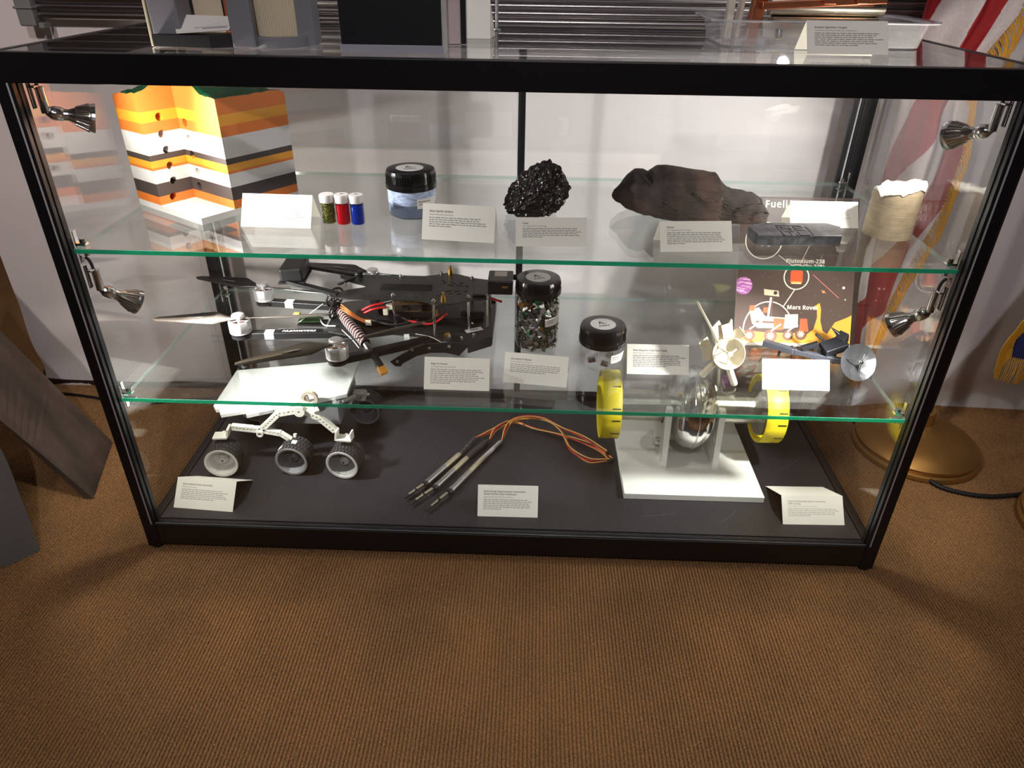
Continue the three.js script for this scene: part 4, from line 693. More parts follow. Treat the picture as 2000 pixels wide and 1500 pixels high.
{
  const t = thing('dark_satellite', 'dark metallic satellite model with silver dish and long boom', 'satellite model', [0.66, S2, -0.19]);
  const L = (x, y, z) => [x - 0.66, y - S2, z + 0.19];
  const m = mat([0.018, 0.02, 0.026], { roughness: 0.4, metalness: 0.5 }), sil = mat([0.13, 0.14, 0.16], { roughness: 0.36, metalness: 0.8 });
  const dir = V(0.12, 0.5, 0.85).normalize(), c = L(0.69, 0.4, -0.172), tip = [c[0] + dir.x, c[1] + dir.y, c[2] + dir.z];
  part('dish', aim(lathe([[0, -0.005], [0.018, -0.003], [0.03, 0.003], [0.0365, 0.008], [0.0372, 0.0092], [0.03, 0.0045], [0.017, -0.001], [0, -0.003]], 48), c, tip), sil, t, 'wide brushed silver dish');
  const feed = [], e1 = V(1, 0, 0).cross(dir).normalize(), e2 = dir.clone().cross(e1), hub = V(...c).addScaledVector(dir, 0.018);
  for (let i = 0; i < 3; i++) { const a = i * 2.094 + 0.2; feed.push(rod(V(...c).addScaledVector(e1, 0.024 * Math.cos(a)).addScaledVector(e2, 0.024 * Math.sin(a)).addScaledVector(dir, 0.002).toArray(), hub.toArray(), 0.0011)); }
  feed.push(at(new THREE.SphereGeometry(0.0045, 12, 8), hub.x, hub.y, hub.z)); part('feed_tripod', feed, M.chrome, t);
  part('body', [aim(cyl(0.017, 0.017, 0.014, 0, -0.016, 0, 10), c, tip), rbx(0.05, 0.02, 0.03, 0.002, 0.0, 0.042, -0.03, 0.3, 0.3, 0.2), rbx(0.02, 0.03, 0.02, 0.002, 0.02, 0.052, -0.045, 0.2, 0.8, 0.5), rod([0.0, 0.045, -0.03], [0.01, 0.004, -0.03], 0.005), rod([-0.025, 0.04, -0.03], [-0.03, 0.0, -0.035], 0.004)], m, t);
  part('instrument_arm', [bar([-0.01, 0.045, -0.035], [-0.036, 0.062, -0.045], 0.006, 0.004), bar([-0.03, 0.045, -0.035], [-0.06, 0.03, -0.04], 0.012, 0.01), rod([0.015, 0.06, -0.045], [-0.005, 0.075, -0.05], 0.006, 0.001)], m, t);
  part('boom', [bar(L(0.672, 0.39, -0.195), L(0.585, 0.388, -0.238), 0.012, 0.012), bar(L(0.588, 0.389, -0.236), L(0.533, 0.391, -0.268), 0.014, 0.013)], mat([0.11, 0.12, 0.15], { roughness: 0.35, metalness: 0.7 }), t, 'long flat boom');
  part('boom_foot', rod(L(0.565, 0.389, -0.25), L(0.565, 0.3685, -0.25), 0.003), m, t);
  part('joint', [rbx(0.006, 0.014, 0.016, 0.001, ...L(0.587, 0.391, -0.237), 0, 0.45, 0)], M.chrome, t);
}

// ---------------------------------------------------------------- model rover on the deck
{
  const t = thing('model_rover', 'six-wheeled model rover with white solar deck and rocker arms', 'model rover', [-0.51, S0, -0.28]);
  const L = (x, y, z) => [x + 0.51, y - S0, z + 0.28];
  const cream = mat([0.7, 0.68, 0.6], { roughness: 0.5 }), grey = mat([0.13, 0.13, 0.14], { roughness: 0.55 }), tyre = mat([0.035, 0.033, 0.033], { roughness: 0.6 }), rim = mat([0.5, 0.49, 0.47], { roughness: 0.5 }), cup = mat([0.22, 0.215, 0.21], { roughness: 0.55 });
  const R = 0.037, W = 0.05;
  function wheel(x, z, yaw, kind) {
    const mtx = new THREE.Matrix4().compose(V(...L(x, S0 + R + 0.001, z)), new THREE.Quaternion().setFromEuler(new THREE.Euler(0, yaw, 0)), V(1, 1, 1));
    const P = (g) => { g.applyMatrix4(mtx); return g; }, lz = (prof, n = 40) => { const g = lathe(prof, n); g.rotateX(Math.PI / 2); return P(g); };
    const w = part('wheel', [lz([[R - 0.003, -W / 2], [R - 0.001, -W / 2 + 0.002], [R - 0.001, W / 2 - 0.002], [R - 0.003, W / 2]])], tyre, t, 'dark ribbed wheel');
    part('rim', lz([[R - 0.0015, W / 2 - 0.003], [R, W / 2], [R - 0.001, W / 2 + 0.001], [R - 0.0055, W / 2 + 0.0005], [R - 0.006, W / 2 - 0.004]]), kind === 1 ? cup : rim, w, 'pale rim ring');
    part('wheel_cup', lz([[R - 0.0055, W / 2 - 0.002], [0.022, 0.002], [0.012, -0.004], [0, -0.005]]), kind === 0 ? rim : kind === 1 ? grey : cup, w);
    part('hub', [lz([[0.011, -0.004], [0.0105, 0.008], [0.006, 0.014], [0, 0.0145]], 20)], kind === 1 ? grey : rim, w, 'conical hub'); part('axle_screw', lz([[0.002, 0.0146], [0.002, 0.016], [0, 0.016]], 10), M.rubber, w);
    const tr = []; for (let i = 0; i < 30; i++) for (let k = 0; k < 4; k++) { const a = i * 0.2094 + (k % 2) * 0.1, g = bx(0.006, 0.0018, W / 4 - 0.0018, 0, R - 0.0003, -W / 2 + (k + 0.5) * W / 4); g.rotateZ(a); tr.push(P(g)); }
    part('tread_blocks', tr, tyre, w).userData.kind = 'stuff';
    if (kind === 1) { const tp = []; for (const a of [0.75, -0.1]) { const g = bx(0.011, 0.0006, 0.012, 0, R + 0.0008, 0.012 - (a < 0 ? 0.012 : 0)); g.rotateZ(a); tp.push(P(g)); } part('white_patch', tp, M.whitePlastic, w, 'white tape patch'); }
  }
  wheel(-0.65, -0.186, 0.1, 0); wheel(-0.492, -0.2, -0.06, 1); wheel(-0.374, -0.192, -0.12, 2); wheel(-0.37, -0.41, 0, 1); wheel(-0.49, -0.41, 0, 1); wheel(-0.65, -0.41, 0, 1);
  const Z = -0.215;
  function beam(a, b, w, n, d = 0.01) {                                   // perforated flat bar from a to b in the plane z = Z
    const l = Math.hypot(b[0] - a[0], b[1] - a[1]), s = poly([[0, -w / 2], [l, -w / 2], [l, w / 2], [0, w / 2]]);
    for (let i = 0; i < n; i++) { const h = new THREE.Path(); h.absellipse((i + 0.5) * l / n, 0, Math.min(0.0035, l / n * 0.32), w * 0.17, 0, 6.2832, true); s.holes.push(h); }
    const g = new THREE.ExtrudeGeometry(s, { depth: d, bevelEnabled: true, bevelThickness: 0.0006, bevelSize: 0.0006, bevelSegments: 1, curveSegments: 8 });
    g.translate(0, 0, -d / 2); g.rotateZ(Math.atan2(b[1] - a[1], b[0] - a[0])); g.translate(...L(a[0], a[1], Z)); return g;
  }
  const lift = 0.012, p1 = [-0.63, 0.176 - lift / 2], p2 = [-0.565, 0.17 - lift / 2], p3 = [-0.519, 0.21], p4 = [-0.468, 0.222], p5 = [-0.428, 0.202], p6 = [-0.396, 0.168];
  for (const [a, b, n] of [[p1, p2, 8], [p2, p3, 8], [p3, p4, 5], [p4, p5, 5], [p5, p6, 5]]) part('rocker_beam', beam(a, b, 0.013, n), cream, t, 'perforated cream beam');
  part('rocker_beam', [beam(p2, [-0.522, 0.156], 0.011, 5), beam([-0.522, 0.156], [-0.5, 0.138], 0.009, 3)], cream, t, 'perforated cream beam');
  const zc = (x, y, r, d, hole) => { const g = lathe([[hole, -d / 2], [r, -d / 2], [r, d / 2], [hole, d / 2], [hole, -d / 2]], 28); g.rotateX(Math.PI / 2); g.translate(...L(x, y, Z + 0.006)); return g; };
  part('pivot_disc', [zc(p4[0], p4[1], 0.0125, 0.012, 0.0025)], cream, t); part('pivot_ring', zc(p2[0], p2[1] - 0.004, 0.0075, 0.016, 0.0045), cream, t);
  part('rocker_link', [bar(L(-0.475, 0.238, Z - 0.008), L(-0.438, 0.222, Z - 0.008), 0.012, 0.01), bar(L(-0.438, 0.222, Z - 0.008), L(-0.43, 0.218, Z + 0.004), 0.012, 0.008)], cream, t);
  part('wheel_bracket', [rbx(0.032, 0.005, 0.026, 0.001, ...L(-0.653, 0.155, -0.2), 0, 0.1, 0), rbx(0.005, 0.022, 0.026, 0.001, ...L(-0.636, 0.165, -0.205), 0, 0.1, -0.2), rod(L(-0.653, 0.155, -0.216), L(-0.653, 0.11, -0.216), 0.004)], cream, t, 'L-shaped wheel bracket');
  part('wheel_bracket', [rbx(0.036, 0.005, 0.024, 0.001, ...L(-0.372, 0.158, -0.2), 0, -0.1, 0), rbx(0.004, 0.024, 0.02, 0.001, ...L(-0.389, 0.168, -0.2), 0, -0.1, -0.15), rbx(0.004, 0.02, 0.02, 0.001, ...L(-0.356, 0.166, -0.2), 0, -0.1, 0), rod(L(-0.372, 0.158, -0.215), L(-0.372, 0.11, -0.215), 0.004)], cream, t, 'U-shaped wheel bracket');
  part('wheel_bracket', [rod(L(-0.492, 0.15, -0.222), L(-0.492, 0.11, -0.215), 0.004), bar(L(-0.65, 0.15, -0.41), L(-0.37, 0.15, -0.41), 0.008, 0.012), rod(L(-0.4, 0.19, -0.3), L(-0.37, 0.15, -0.41), 0.005), rbx(0.03, 0.02, 0.02, 0.001, ...L(-0.375, 0.165, -0.37)), rod(L(-0.39, 0.17, -0.36), L(-0.395, 0.15, -0.335), 0.005)], cream, t);
  part('body', [rspan(...[-0.57, -0.4].map((v) => v + 0.51), 0.145 - S0, 0.196 - S0, -0.44 + 0.28, -0.27 + 0.28, 0.002)], mat([0.16, 0.155, 0.16], { roughness: 0.6 }), t, 'grey body box');
  part('side_plate', [rbx(0.05, 0.003, 0.045, 0.001, ...L(-0.58, 0.13, -0.3), 0.5, 0.3, 0.2), rod(L(-0.62, 0.15, -0.28), L(-0.585, 0.147, -0.27), 0.0016)], mat([0.3, 0.29, 0.29], { roughness: 0.6 }), t, 'grey plate with slots');
  part('mount_ring', [at(lathe([[0.012, -0.004], [0.019, -0.004], [0.019, 0.004], [0.012, 0.004], [0.012, -0.004]], 28).rotateX(Math.PI / 2), ...L(-0.46, 0.222, -0.262)), bar(L(-0.47, 0.228, -0.262), L(-0.47, 0.198, -0.27), 0.014, 0.006)], mat([0.62, 0.5, 0.4], { roughness: 0.5 }), t, 'tan mounting ring');
  const deck = part('solar_deck', plate([[-0.675, -0.24], [-0.664, -0.225], [-0.652, -0.229], [-0.655, -0.222], [-0.645, -0.205], [-0.594, -0.224], [-0.588, -0.206], [-0.386, -0.305], [-0.392, -0.47], [-0.68, -0.4]].map(([x, z]) => [x + 0.51, z + 0.28]), 0.2 - S0, 0.009, [], 0.0006), mat([0.85, 0.85, 0.82], { roughness: 0.4 }), t, 'broad white solar deck');
  part('deck_edge_marks', [0.12, 0.46].map((f) => { const a = [-0.588, -0.206], b = [-0.386, -0.305], c = [a[0] + (b[0] - a[0]) * f, a[1] + (b[1] - a[1]) * f], d = [a[0] + (b[0] - a[0]) * (f + 0.14), a[1] + (b[1] - a[1]) * (f + 0.14)]; return bar(L(c[0], 0.2045, c[1]), L(d[0], 0.2045, d[1]), 0.0012, 0.008); }), mat([0.42, 0.42, 0.43]), deck, 'grey edge marks');
}

// ---------------------------------------------------------------- fibre positioners
function positioner(label, tip, joint, mid, end, wire, rear) {
  const t = thing('fiber_positioner', label, 'instrument', [tip[0], S0, tip[1]], 0, 'three fibre positioners');
  const hop = { board: 0, sleeve: 0.011, grey: 0.026 }[rear], y = 0.0075, L = ([x, z], yy = y) => [x - tip[0], yy, z - tip[1]], lerp = (a, b, f) => [a[0] + (b[0] - a[0]) * f, a[1] + (b[1] - a[1]) * f];
  const q = lerp(tip, joint, 0.45);
  part('probe_tip', [bar(L(tip), L(lerp(tip, joint, 0.4)), 0.005, 0.006), rod(L(lerp(tip, joint, 0.9)), L(lerp(tip, joint, 1.04)), 0.007), bar(L(lerp(tip, joint, 0.25)), L(lerp(tip, joint, 0.95)), 0.003, 0.004)], M.rubber, t, 'black probe tip');
  part('probe_blade', [bar(L(lerp(tip, joint, 0.2), 0.011), L(lerp(tip, joint, 0.48), 0.0105), 0.004, 0.002), bar(L(lerp(tip, joint, 0.56), 0.011), L(lerp(tip, joint, 0.86), 0.0105), 0.0055, 0.002)], mat([0.5, 0.44, 0.33], { roughness: 0.35, metalness: 0.8 }), t, 'tan metal probe blade');
  part('pivot_screw', [at(cyl(0.002, 0.002, 0.004, 0, 0, 0, 8), ...L(q, 0.012)), at(cyl(0.002, 0.002, 0.004, 0, 0, 0, 8), ...L([q[0] + 0.012, q[1] - 0.01], 0.0025))], M.steel, t);
  part('housing', [rod(L(joint), L(lerp(joint, mid, 0.06)), 0.0075, 0.0075, 8), rod(L(lerp(joint, mid, 0.05)), L(lerp(joint, mid, 0.55)), 0.0066, 0.0066, 18)], M.steel, t, 'silver tube housing');
  part('gearbox', [rod(L(lerp(joint, mid, 0.55)), L(mid), 0.006, 0.0058, 18), ...[0.6, 0.7, 0.8, 0.9].map((f) => rod(L(lerp(joint, mid, f)), L(lerp(joint, mid, f + 0.008)), 0.0064, 0.0064, 18))], mat([0.6, 0.53, 0.4], { roughness: 0.35, metalness: 0.8 }), t, 'tan ringed gearbox');
  if (rear === 'board') part('rear_board', [bar(L(mid), L(end), 0.006, 0.002), ...[0.2, 0.4, 0.6, 0.8, 0.95].map((f) => rbx(0.004, 0.004, 0.004, 0.0008, ...L(lerp(mid, end, f), 0.0095)))], mat([0.06, 0.07, 0.06], { roughness: 0.5 }), t, 'slim bare circuit board');
  else if (rear === 'sleeve') part('rear_sleeve', [rod(L(mid), L(lerp(mid, end, 0.85)), 0.0062, 0.006), rod(L(lerp(mid, end, 0.85)), L(end), 0.005, 0.0025)], mat([0.035, 0.035, 0.04], { roughness: 0.55 }), t, 'black rear sleeve');
  else part('rear_sleeve', [rod(L(mid), L(lerp(mid, end, 0.9)), 0.0052, 0.0045), rod(L(lerp(mid, end, 0.9)), L(end), 0.004, 0.0025)], mat([0.42, 0.4, 0.4], { roughness: 0.4 }), t, 'pale grey rear sleeve');
  for (const [i, c] of [[0.78, 0.3, 0.06], [0.55, 0.02, 0.02], [0.75, 0.42, 0.12]].entries())
    part('wire', tube([L(end, 0.006), ...wire.map((p, k) => [p[0] - tip[0] + 0.003 * Math.cos(k * 1.3 + i * 2), 0.0035 + hop * Math.max(0.4, Math.sin(Math.PI * Math.min(1, (k + 1) / wire.length))) + 0.0022 * i + 0.0018 * (1 + Math.sin(k * 0.9 + i)), p[1] - tip[1] + 0.003 * Math.sin(k * 1.3 + i * 2)])], 0.0015, 90, 7), mat(c, { roughness: 0.45 }), t);
  const e = wire[wire.length - 1]; part('plug', rbx(0.01, 0.006, 0.008, 0.001, ...L([e[0] + 0.004, e[1]], 0.0055 + hop * 0.42), 0, 0.6, 0), M.rubber, t, 'small black plug');
}
positioner('fibre positioner with bare circuit board end, farthest from the card', [-0.227, -0.098], [-0.186, -0.152], [-0.123, -0.262], [-0.091, -0.333], [[-0.046, -0.366], [-0.013, -0.4], [0.011, -0.403], [0.05, -0.382], [0.113, -0.359], [0.163, -0.333], [0.21, -0.299], [0.235, -0.262]], 'board');
positioner('fibre positioner with black rear sleeve, middle of the three', [-0.21, -0.079], [-0.163, -0.14], [-0.104, -0.249], [-0.056, -0.326], [[-0.042, -0.362], [-0.002, -0.398], [0.036, -0.407], [0.088, -0.398], [0.12, -0.359], [0.142, -0.286], [0.183, -0.248], [0.228, -0.252]], 'sleeve');
positioner('fibre positioner with pale grey rear sleeve, nearest the card', [-0.174, -0.059], [-0.129, -0.128], [-0.064, -0.253], [-0.025, -0.323], [[-0.016, -0.357], [-0.002, -0.38], [0.03, -0.393], [0.075, -0.39], [0.126, -0.355], [0.175, -0.33], [0.224, -0.272]], 'grey');

// ---------------------------------------------------------------- polished cavity on its white stand
{
  const t = thing('cavity_stand', 'thick white plastic stand holding the polished metal cavity', 'stand', [0.405, S0, -0.26]);
  const L = (x, y, z) => [x - 0.405, y - S0, z + 0.26], m = mat([0.8, 0.8, 0.74], { roughness: 0.4 });
  part('base_plate', rspan(0.252 - 0.405, 0.558 - 0.405, 0, 0.0155, -0.42 + 0.26, -0.127 + 0.26, 0.0015), m, t);
  for (const x of [0.3505, 0.4675]) {
    const s = poly([[-0.22, 0.0835], [-0.36, 0.0835], [-0.36, 0.19], [-0.345, 0.235], [-0.33, 0.235]]), N = 12;
    s.curves.pop(); s.currentPoint.set(-0.33, 0.235); for (let i = 0; i <= N; i++) { const a = Math.PI * (1 + i / N); s.lineTo(-0.29 + 0.04 * Math.cos(a), 0.21 + 0.04 * Math.sin(a)); } s.lineTo(-0.25, 0.235); s.lineTo(-0.235, 0.235); s.closePath();
    const g = new THREE.ExtrudeGeometry(s, { depth: 0.013, bevelEnabled: false }); g.rotateY(-Math.PI / 2); g.scale(1, 1, 1);
    g.translate(x + 0.0065 - 0.405, -S0, 0.26); part('upright', g, m, t, 'white upright plate');
  }
  part('cross_plate', rspan(0.357 - 0.405, 0.461 - 0.405, 0.0155, 0.055, -0.345 + 0.26, -0.333 + 0.26, 0.001), m, t);
  part('screw', [[0.13, -0.27], [0.115, -0.262]].map(([y, z]) => at(cyl(0.0048, 0.0048, 0.012, 0, 0, 0, 12), ...L(0.34, y, z), 0, 0, Math.PI / 2)), M.steel, t, 'steel screw head');
  const c = thing('metal_cavity', 'polished metal cavity with beam tubes and yellow end rings', 'cavity', [0.409, 0.211, -0.29]);
  const lx = (prof, n = 56) => { const g = lathe(prof, n); g.rotateZ(-Math.PI / 2); return g; };   // profile (radius, x)
  const pr = []; for (let i = 0; i <= 30; i++) { const a = Math.PI * (0.06 + 0.88 * i / 30); pr.push([0.034 + 0.062 * Math.sin(a) ** 0.8, -0.046 * Math.cos(a)]); }
  part('cell', lx([[0.036, -0.052], ...pr, [0.036, 0.052]]), mat([0.62, 0.61, 0.6], { roughness: 0.14, metalness: 1 }), c, 'mirror-polished rounded cell'); part('weld_seam', lx([[0.0962, -0.0015], [0.0972, 0], [0.0962, 0.0015]]), M.steel, c);
  const nb = mat([0.42, 0.4, 0.34], { roughness: 0.33, metalness: 1 });
  part('beam_tube', lx([[0.034, -0.19], [0.036, -0.19], [0.036, -0.05]]), nb, c, 'dull metal beam tube'); part('beam_tube', lx([[0.036, 0.05], [0.036, 0.165], [0.034, 0.165]]), nb, c, 'dull metal beam tube');
  part('flange', lx([[0.036, -0.186], [0.062, -0.186], [0.062, -0.178], [0.036, -0.178]]), nb, c); part('flange', lx([[0.036, 0.152], [0.062, 0.152], [0.062, 0.162], [0.036, 0.162]]), nb, c);
  const yel = mat([0.83, 0.66, 0.02], { roughness: 0.45 });
  for (const [x0, x1] of [[-0.208, -0.166], [0.15, 0.196]]) {
    const o = part('end_ring', lx([[0.0745, x0], [0.078, x0], [0.079, x0 + 0.002], [0.079, x1 - 0.002], [0.078, x1], [0.0745, x1], [0.0745, x0]]), yel, c, 'yellow plastic protective ring');
    part('ring_spokes', [0, 1, 2, 3].map((i) => { const a = i * 1.5708 + 0.8, xx = (x0 + x1) / 2; return bar([xx, 0.06 * Math.cos(a), 0.06 * Math.sin(a)], [xx, 0.076 * Math.cos(a), 0.076 * Math.sin(a)], 0.01, 0.01); }), nb, o);
    part('ring_mark', [0.5, 1.15, 1.5, 2.0, 2.4].map((a) => { const g = bx(0.018, 0.0008, 0.003, x1 - 0.012, 0.0793, 0); g.rotateX(a); return g; }), mat([0.05, 0.045, 0.01]), o, 'small black marks');
  }
}

// ---------------------------------------------------------------- things on top of the case
{
  const t = thing('printed_stand', 'grey 3D-printed stand with cream spool and tall posts', 'model stand', [-0.45, TOP, -0.14]);
  const L = (x, y, z) => [x + 0.45, y - TOP, z + 0.14], grey = mat([0.2, 0.2, 0.23], { roughness: 0.6 }), cream = mat([0.68, 0.6, 0.44], { roughness: 0.6 });
  for (const [x, z, w, d, r] of [[-0.532, -0.12, 0.045, 0.05, 0.22], [-0.415, -0.1, 0.036, 0.018, 0.1], [-0.33, -0.15, 0.03, 0.04, 0.25]]) part('post', at(new RoundedBoxGeometry(w, 0.2, d, 2, 0.003), ...L(x, TOP + 0.1, z), 0, 0, 0.02), grey, t, 'wide grey post');
  part('edge_strip', rbx(0.004, 0.2, 0.05, 0.001, ...L(-0.557, TOP + 0.1, -0.12)), cream, t);
  part('base_ring', [at(lathe([[0.04, 0], [0.052, 0], [0.052, 0.012], [0.05, 0.014], [0.04, 0.014]], 48), ...L(-0.372, TOP, -0.15))], grey, t);
  const sp = []; for (let i = 0; i < 60; i++) { const a = i * 0.10472; sp.push(cyl(0.0024, 0.0024, 0.19, 0.036 * Math.cos(a), 0.014 + 0.095, 0.036 * Math.sin(a), 6)); }
  part('ribbed_spool', [cyl(0.036, 0.036, 0.19, 0, 0.109, 0, 40), ...sp].map((g) => at(clean(g), ...L(-0.372, TOP, -0.15))), cream, t, 'cream ribbed spool');
  part('cream_sheet', rbx(0.046, 0.2, 0.003, 0.001, ...L(-0.488, TOP + 0.1, -0.16), 0, 0, 0.02), cream, t); part('orange_strip', rbx(0.02, 0.2, 0.004, 0.001, ...L(-0.45, TOP + 0.1, -0.158)), mat([0.5, 0.1, 0.03], { roughness: 0.5 }), t, 'orange strip'); part('dark_panel', rspan(...[-0.52, -0.42].map((v) => v + 0.45), 0, 0.2, -0.172 + 0.14, -0.168 + 0.14), mat([0.03, 0.03, 0.04]), t);
  part('foot_plate', plate([[-0.55, -0.084], [-0.53, -0.13], [-0.44, -0.13], [-0.425, -0.1], [-0.46, -0.078]].map(([x, z]) => [x + 0.45, z + 0.14]), 0, 0.018, [], 0.001), mat([0.015, 0.015, 0.017], { roughness: 0.5 }), t, 'black foot plate');
  // folded slip of paper lying on the foot plate
  const q = new Quads(), y0 = 0.0185, pts = { a: [-0.535, y0, -0.088], b: [-0.44, y0, -0.083], c: [-0.43, y0 + 0.002, -0.125], d: [-0.528, y0, -0.125] };
  const P = (x, y, z) => [x + 0.49, y, z + 0.105];
  q.add(P(-0.512, y0 + 0.0005, -0.086), P(-0.432, y0 + 0.006, -0.088), P(-0.43, y0 + 0.022, -0.125), P(-0.53, y0 + 0.024, -0.125), [[0, 0], [1, 0], [1, 1], [0, 1]]);
  q.add(P(-0.53, y0 + 0.0005, -0.12), P(-0.512, y0 + 0.0003, -0.086), P(-0.432, y0 + 0.005, -0.088), P(-0.43, y0 + 0.006, -0.12));
  const tx = canvasTex(256, 128, (c) => { c.fillStyle = '#eceae6'; c.fillRect(0, 0, 256, 128); c.save(); c.translate(256, 128); c.rotate(Math.PI); c.fillStyle = '#333'; c.fillRect(20, 30, 120, 5); c.fillRect(20, 42, 160, 3); c.restore(); });
  single('paper_slip', q.geo(), mat(0xffffff, { map: tx, roughness: 0.8 }), 'folded white paper slip lying upside down on black foot plate', 'paper', [-0.49, TOP, -0.105]);
}
{
  const t = thing('black_display_box', 'black upright display box on top of the case', 'display box', [-0.18, TOP, -0.075]);
  part('body', rspan(-0.076, 0.074, 0.006, 0.2, -0.03, 0.014, 0.001), mat([0.004, 0.004, 0.007], { roughness: 0.5 }), t); part('foot_strip', rspan(-0.077, 0.076, 0, 0.011, -0.032, 0.017, 0.001), mat([0.35, 0.35, 0.42], { roughness: 0.4 }), t, 'grey foot strip');
  part('side_panel', rspan(0.074, 0.0775, 0.0, 0.2, -0.03, 0.012, 0.0005), mat([0.5, 0.5, 0.52], { roughness: 0.5 }), t);
  const b = thing('pink_panel', 'pale pink panel with black edge behind the black display box', 'panel', [-0.103, TOP, -0.2]);
  part('sheet', rspan(-0.02, 0.012, 0, 0.22, -0.004, 0.004, 0.001), mat([0.5, 0.4, 0.42], { roughness: 0.5 }), b); part('edge_trim', rspan(0.012, 0.021, 0, 0.22, -0.005, 0.006, 0.001), M.black, b);
  const c = thing('blank_card', 'plain white folded card between the pink panel and the thin rod', 'card', [-0.074, TOP, -0.29]);
  const q = new Quads(), w = 0.026; q.add([-w, 0, 0], [w, 0, 0], [w * 0.97, 0.06, -0.014], [-w, 0.06, -0.014]); q.add([w, 0, 0], [w + 0.006, 0, -0.05], [w * 0.97, 0.06, -0.014], [w * 0.97, 0.06, -0.014]); q.add([-w, 0.06, -0.014], [w * 0.97, 0.06, -0.014], [w, 0, -0.05], [-w, 0, -0.05]); q.add([-w, 0, -0.0006], [-w, 0.059, -0.0146], [w * 0.97, 0.059, -0.0146], [w, 0, -0.0006]);
  part('folded_sheet', q.geo(), M.paper, c);
  single('thin_rod', [cyl(0.0032, 0.0032, 0.22, 0, 0.11, 0, 12), cyl(0.008, 0.008, 0.003, 0, 0.0015, 0, 16)], mat([0.4, 0.4, 0.45], { roughness: 0.35, metalness: 0.6 }), 'thin grey upright rod beside the plain white card', 'rod', [-0.045, TOP, -0.455]);
}
{
  const t = thing('clear_tray', 'clear plastic tray on top of the case behind the fusion card', 'tray', [0.51, TOP, -0.31]);
  const rr0 = (w, d, r) => { const p = []; for (const [sx, sz, a0] of [[1, 1, 0], [-1, 1, 1.5708], [-1, -1, 3.1416], [1, -1, 4.7124]]) for (let i = 0; i <= 6; i++) { const a = a0 + i / 6 * 1.5708; p.push([sx * (w - r) + r * Math.cos(a), sz * (d - r) + r * Math.sin(a)]); } return p; };
  const loft = (rings) => { const pos = [], idx = [], n = rings[0][0].length; rings.forEach(([p, y]) => p.forEach(([x, z]) => pos.push(x, y, z))); for (let k = 0; k < rings.length - 1; k++) for (let i = 0; i < n; i++) { const a = k * n + i, b = k * n + (i + 1) % n; idx.push(a, b, a + n, b, b + n, a + n); } const g = new THREE.BufferGeometry(); g.setAttribute('position', new THREE.Float32BufferAttribute(pos, 3)); g.setIndex(idx); g.computeVertexNormals(); return g; };
  part('wall', [loft([[rr0(0.165, 0.08, 0.02), 0.002], [rr0(0.172, 0.086, 0.022), 0.034], [rr0(0.173, 0.087, 0.022), 0.04]]), plate(rr0(0.165, 0.08, 0.02), 0.001, 0.0015)], phys([0.9, 0.9, 0.93], { roughness: 0.08, transmission: 0.82, thickness: 0 }), t); part('rim', loft([[rr0(0.173, 0.087, 0.022), 0.04], [rr0(0.188, 0.1, 0.03), 0.041], [rr0(0.188, 0.1, 0.03), 0.0375], [rr0(0.173, 0.087, 0.022), 0.0365]]), phys([0.8, 0.8, 0.86], { roughness: 0.12, transmission: 0.5, thickness: 0 }), t, 'flat clear rim');
  for (const [x, z] of [[-0.14, 0.04], [-0.11, 0.05], [0.02, 0.05], [-0.06, 0.04]]) part('pocket', at(loft([[rr0(0.012, 0.012, 0.004), 0], [rr0(0.009, 0.009, 0.004), 0.022], [rr0(0.001, 0.001, 0.0005), 0.0225]]), x, 0.003, z), M.clear, t);
  const o = thing('fusion_target_holder', 'copper and steel target holder standing in the clear tray', 'instrument', [0.5, TOP + 0.0045, -0.33]);
  const copper = mat([0.75, 0.27, 0.14], { roughness: 0.28, metalness: 1 });
  part('steel_tube', [at(cyl(0.016, 0.016, 0.2, 0, 0, 0, 28), 0.045, 0.05, -0.02, 0, 0, Math.PI / 2), rspan(-0.05, 0.14, 0, 0.034, -0.03, -0.01, 0.003)], mat([0.55, 0.5, 0.4], { roughness: 0.25, metalness: 1 }), o, 'wide bright steel tube'); part('copper_arm', [bar([-0.08, 0.052, 0.02], [0.13, 0.064, 0.02], 0.02, 0.012), rbx(0.02, 0.018, 0.02, 0.002, 0.085, 0.066, 0.03), rbx(0.022, 0.016, 0.022, 0.002, 0.03, 0.064, 0.03)], copper, o, 'copper arm'); part('copper_clamp', [bar([-0.085, 0.0, 0.0], [-0.075, 0.1, 0.0], 0.03, 0.022)], copper, o, 'copper clamp'); part('ceramic_post', [bar([-0.13, 0.0, 0.01], [-0.13, 0.12, 0.01], 0.02, 0.012), bar([-0.108, 0.0, -0.02], [-0.1, 0.12, -0.02], 0.028, 0.006)], mat([0.66, 0.58, 0.5], { roughness: 0.5 }), o, 'cream post');
  part('foil', at(new THREE.PlaneGeometry(0.05, 0.03, 8, 8), -0.05, 0.015, 0.03, -0.6, 0.2, 0), mat([0.5, 0.48, 0.44], { roughness: 0.25, metalness: 0.9 }), o);
  const c = thing('target_capsule', 'tiny grey and gold cylinder held upright in the clear tray', 'capsule', [0.445, TOP + 0.003, -0.262]);
  part('shell', [rod([0, 0.008, 0], [0, 0.02, -0.004], 0.006, 0.0058, 20)], mat([0.16, 0.15, 0.15], { roughness: 0.35, metalness: 0.7 }), c); part('gold_window', rod([0, 0.0066, 0.0006], [0, 0.0085, 0], 0.0048, 0.0048, 20), M.brass, c, 'gold end'); part('wire_stem', tube([[0, 0.02, -0.004], [0.001, 0.03, -0.004], [-0.001, 0.0, -0.006]], 0.0005, 10, 5), M.steel, c);
}

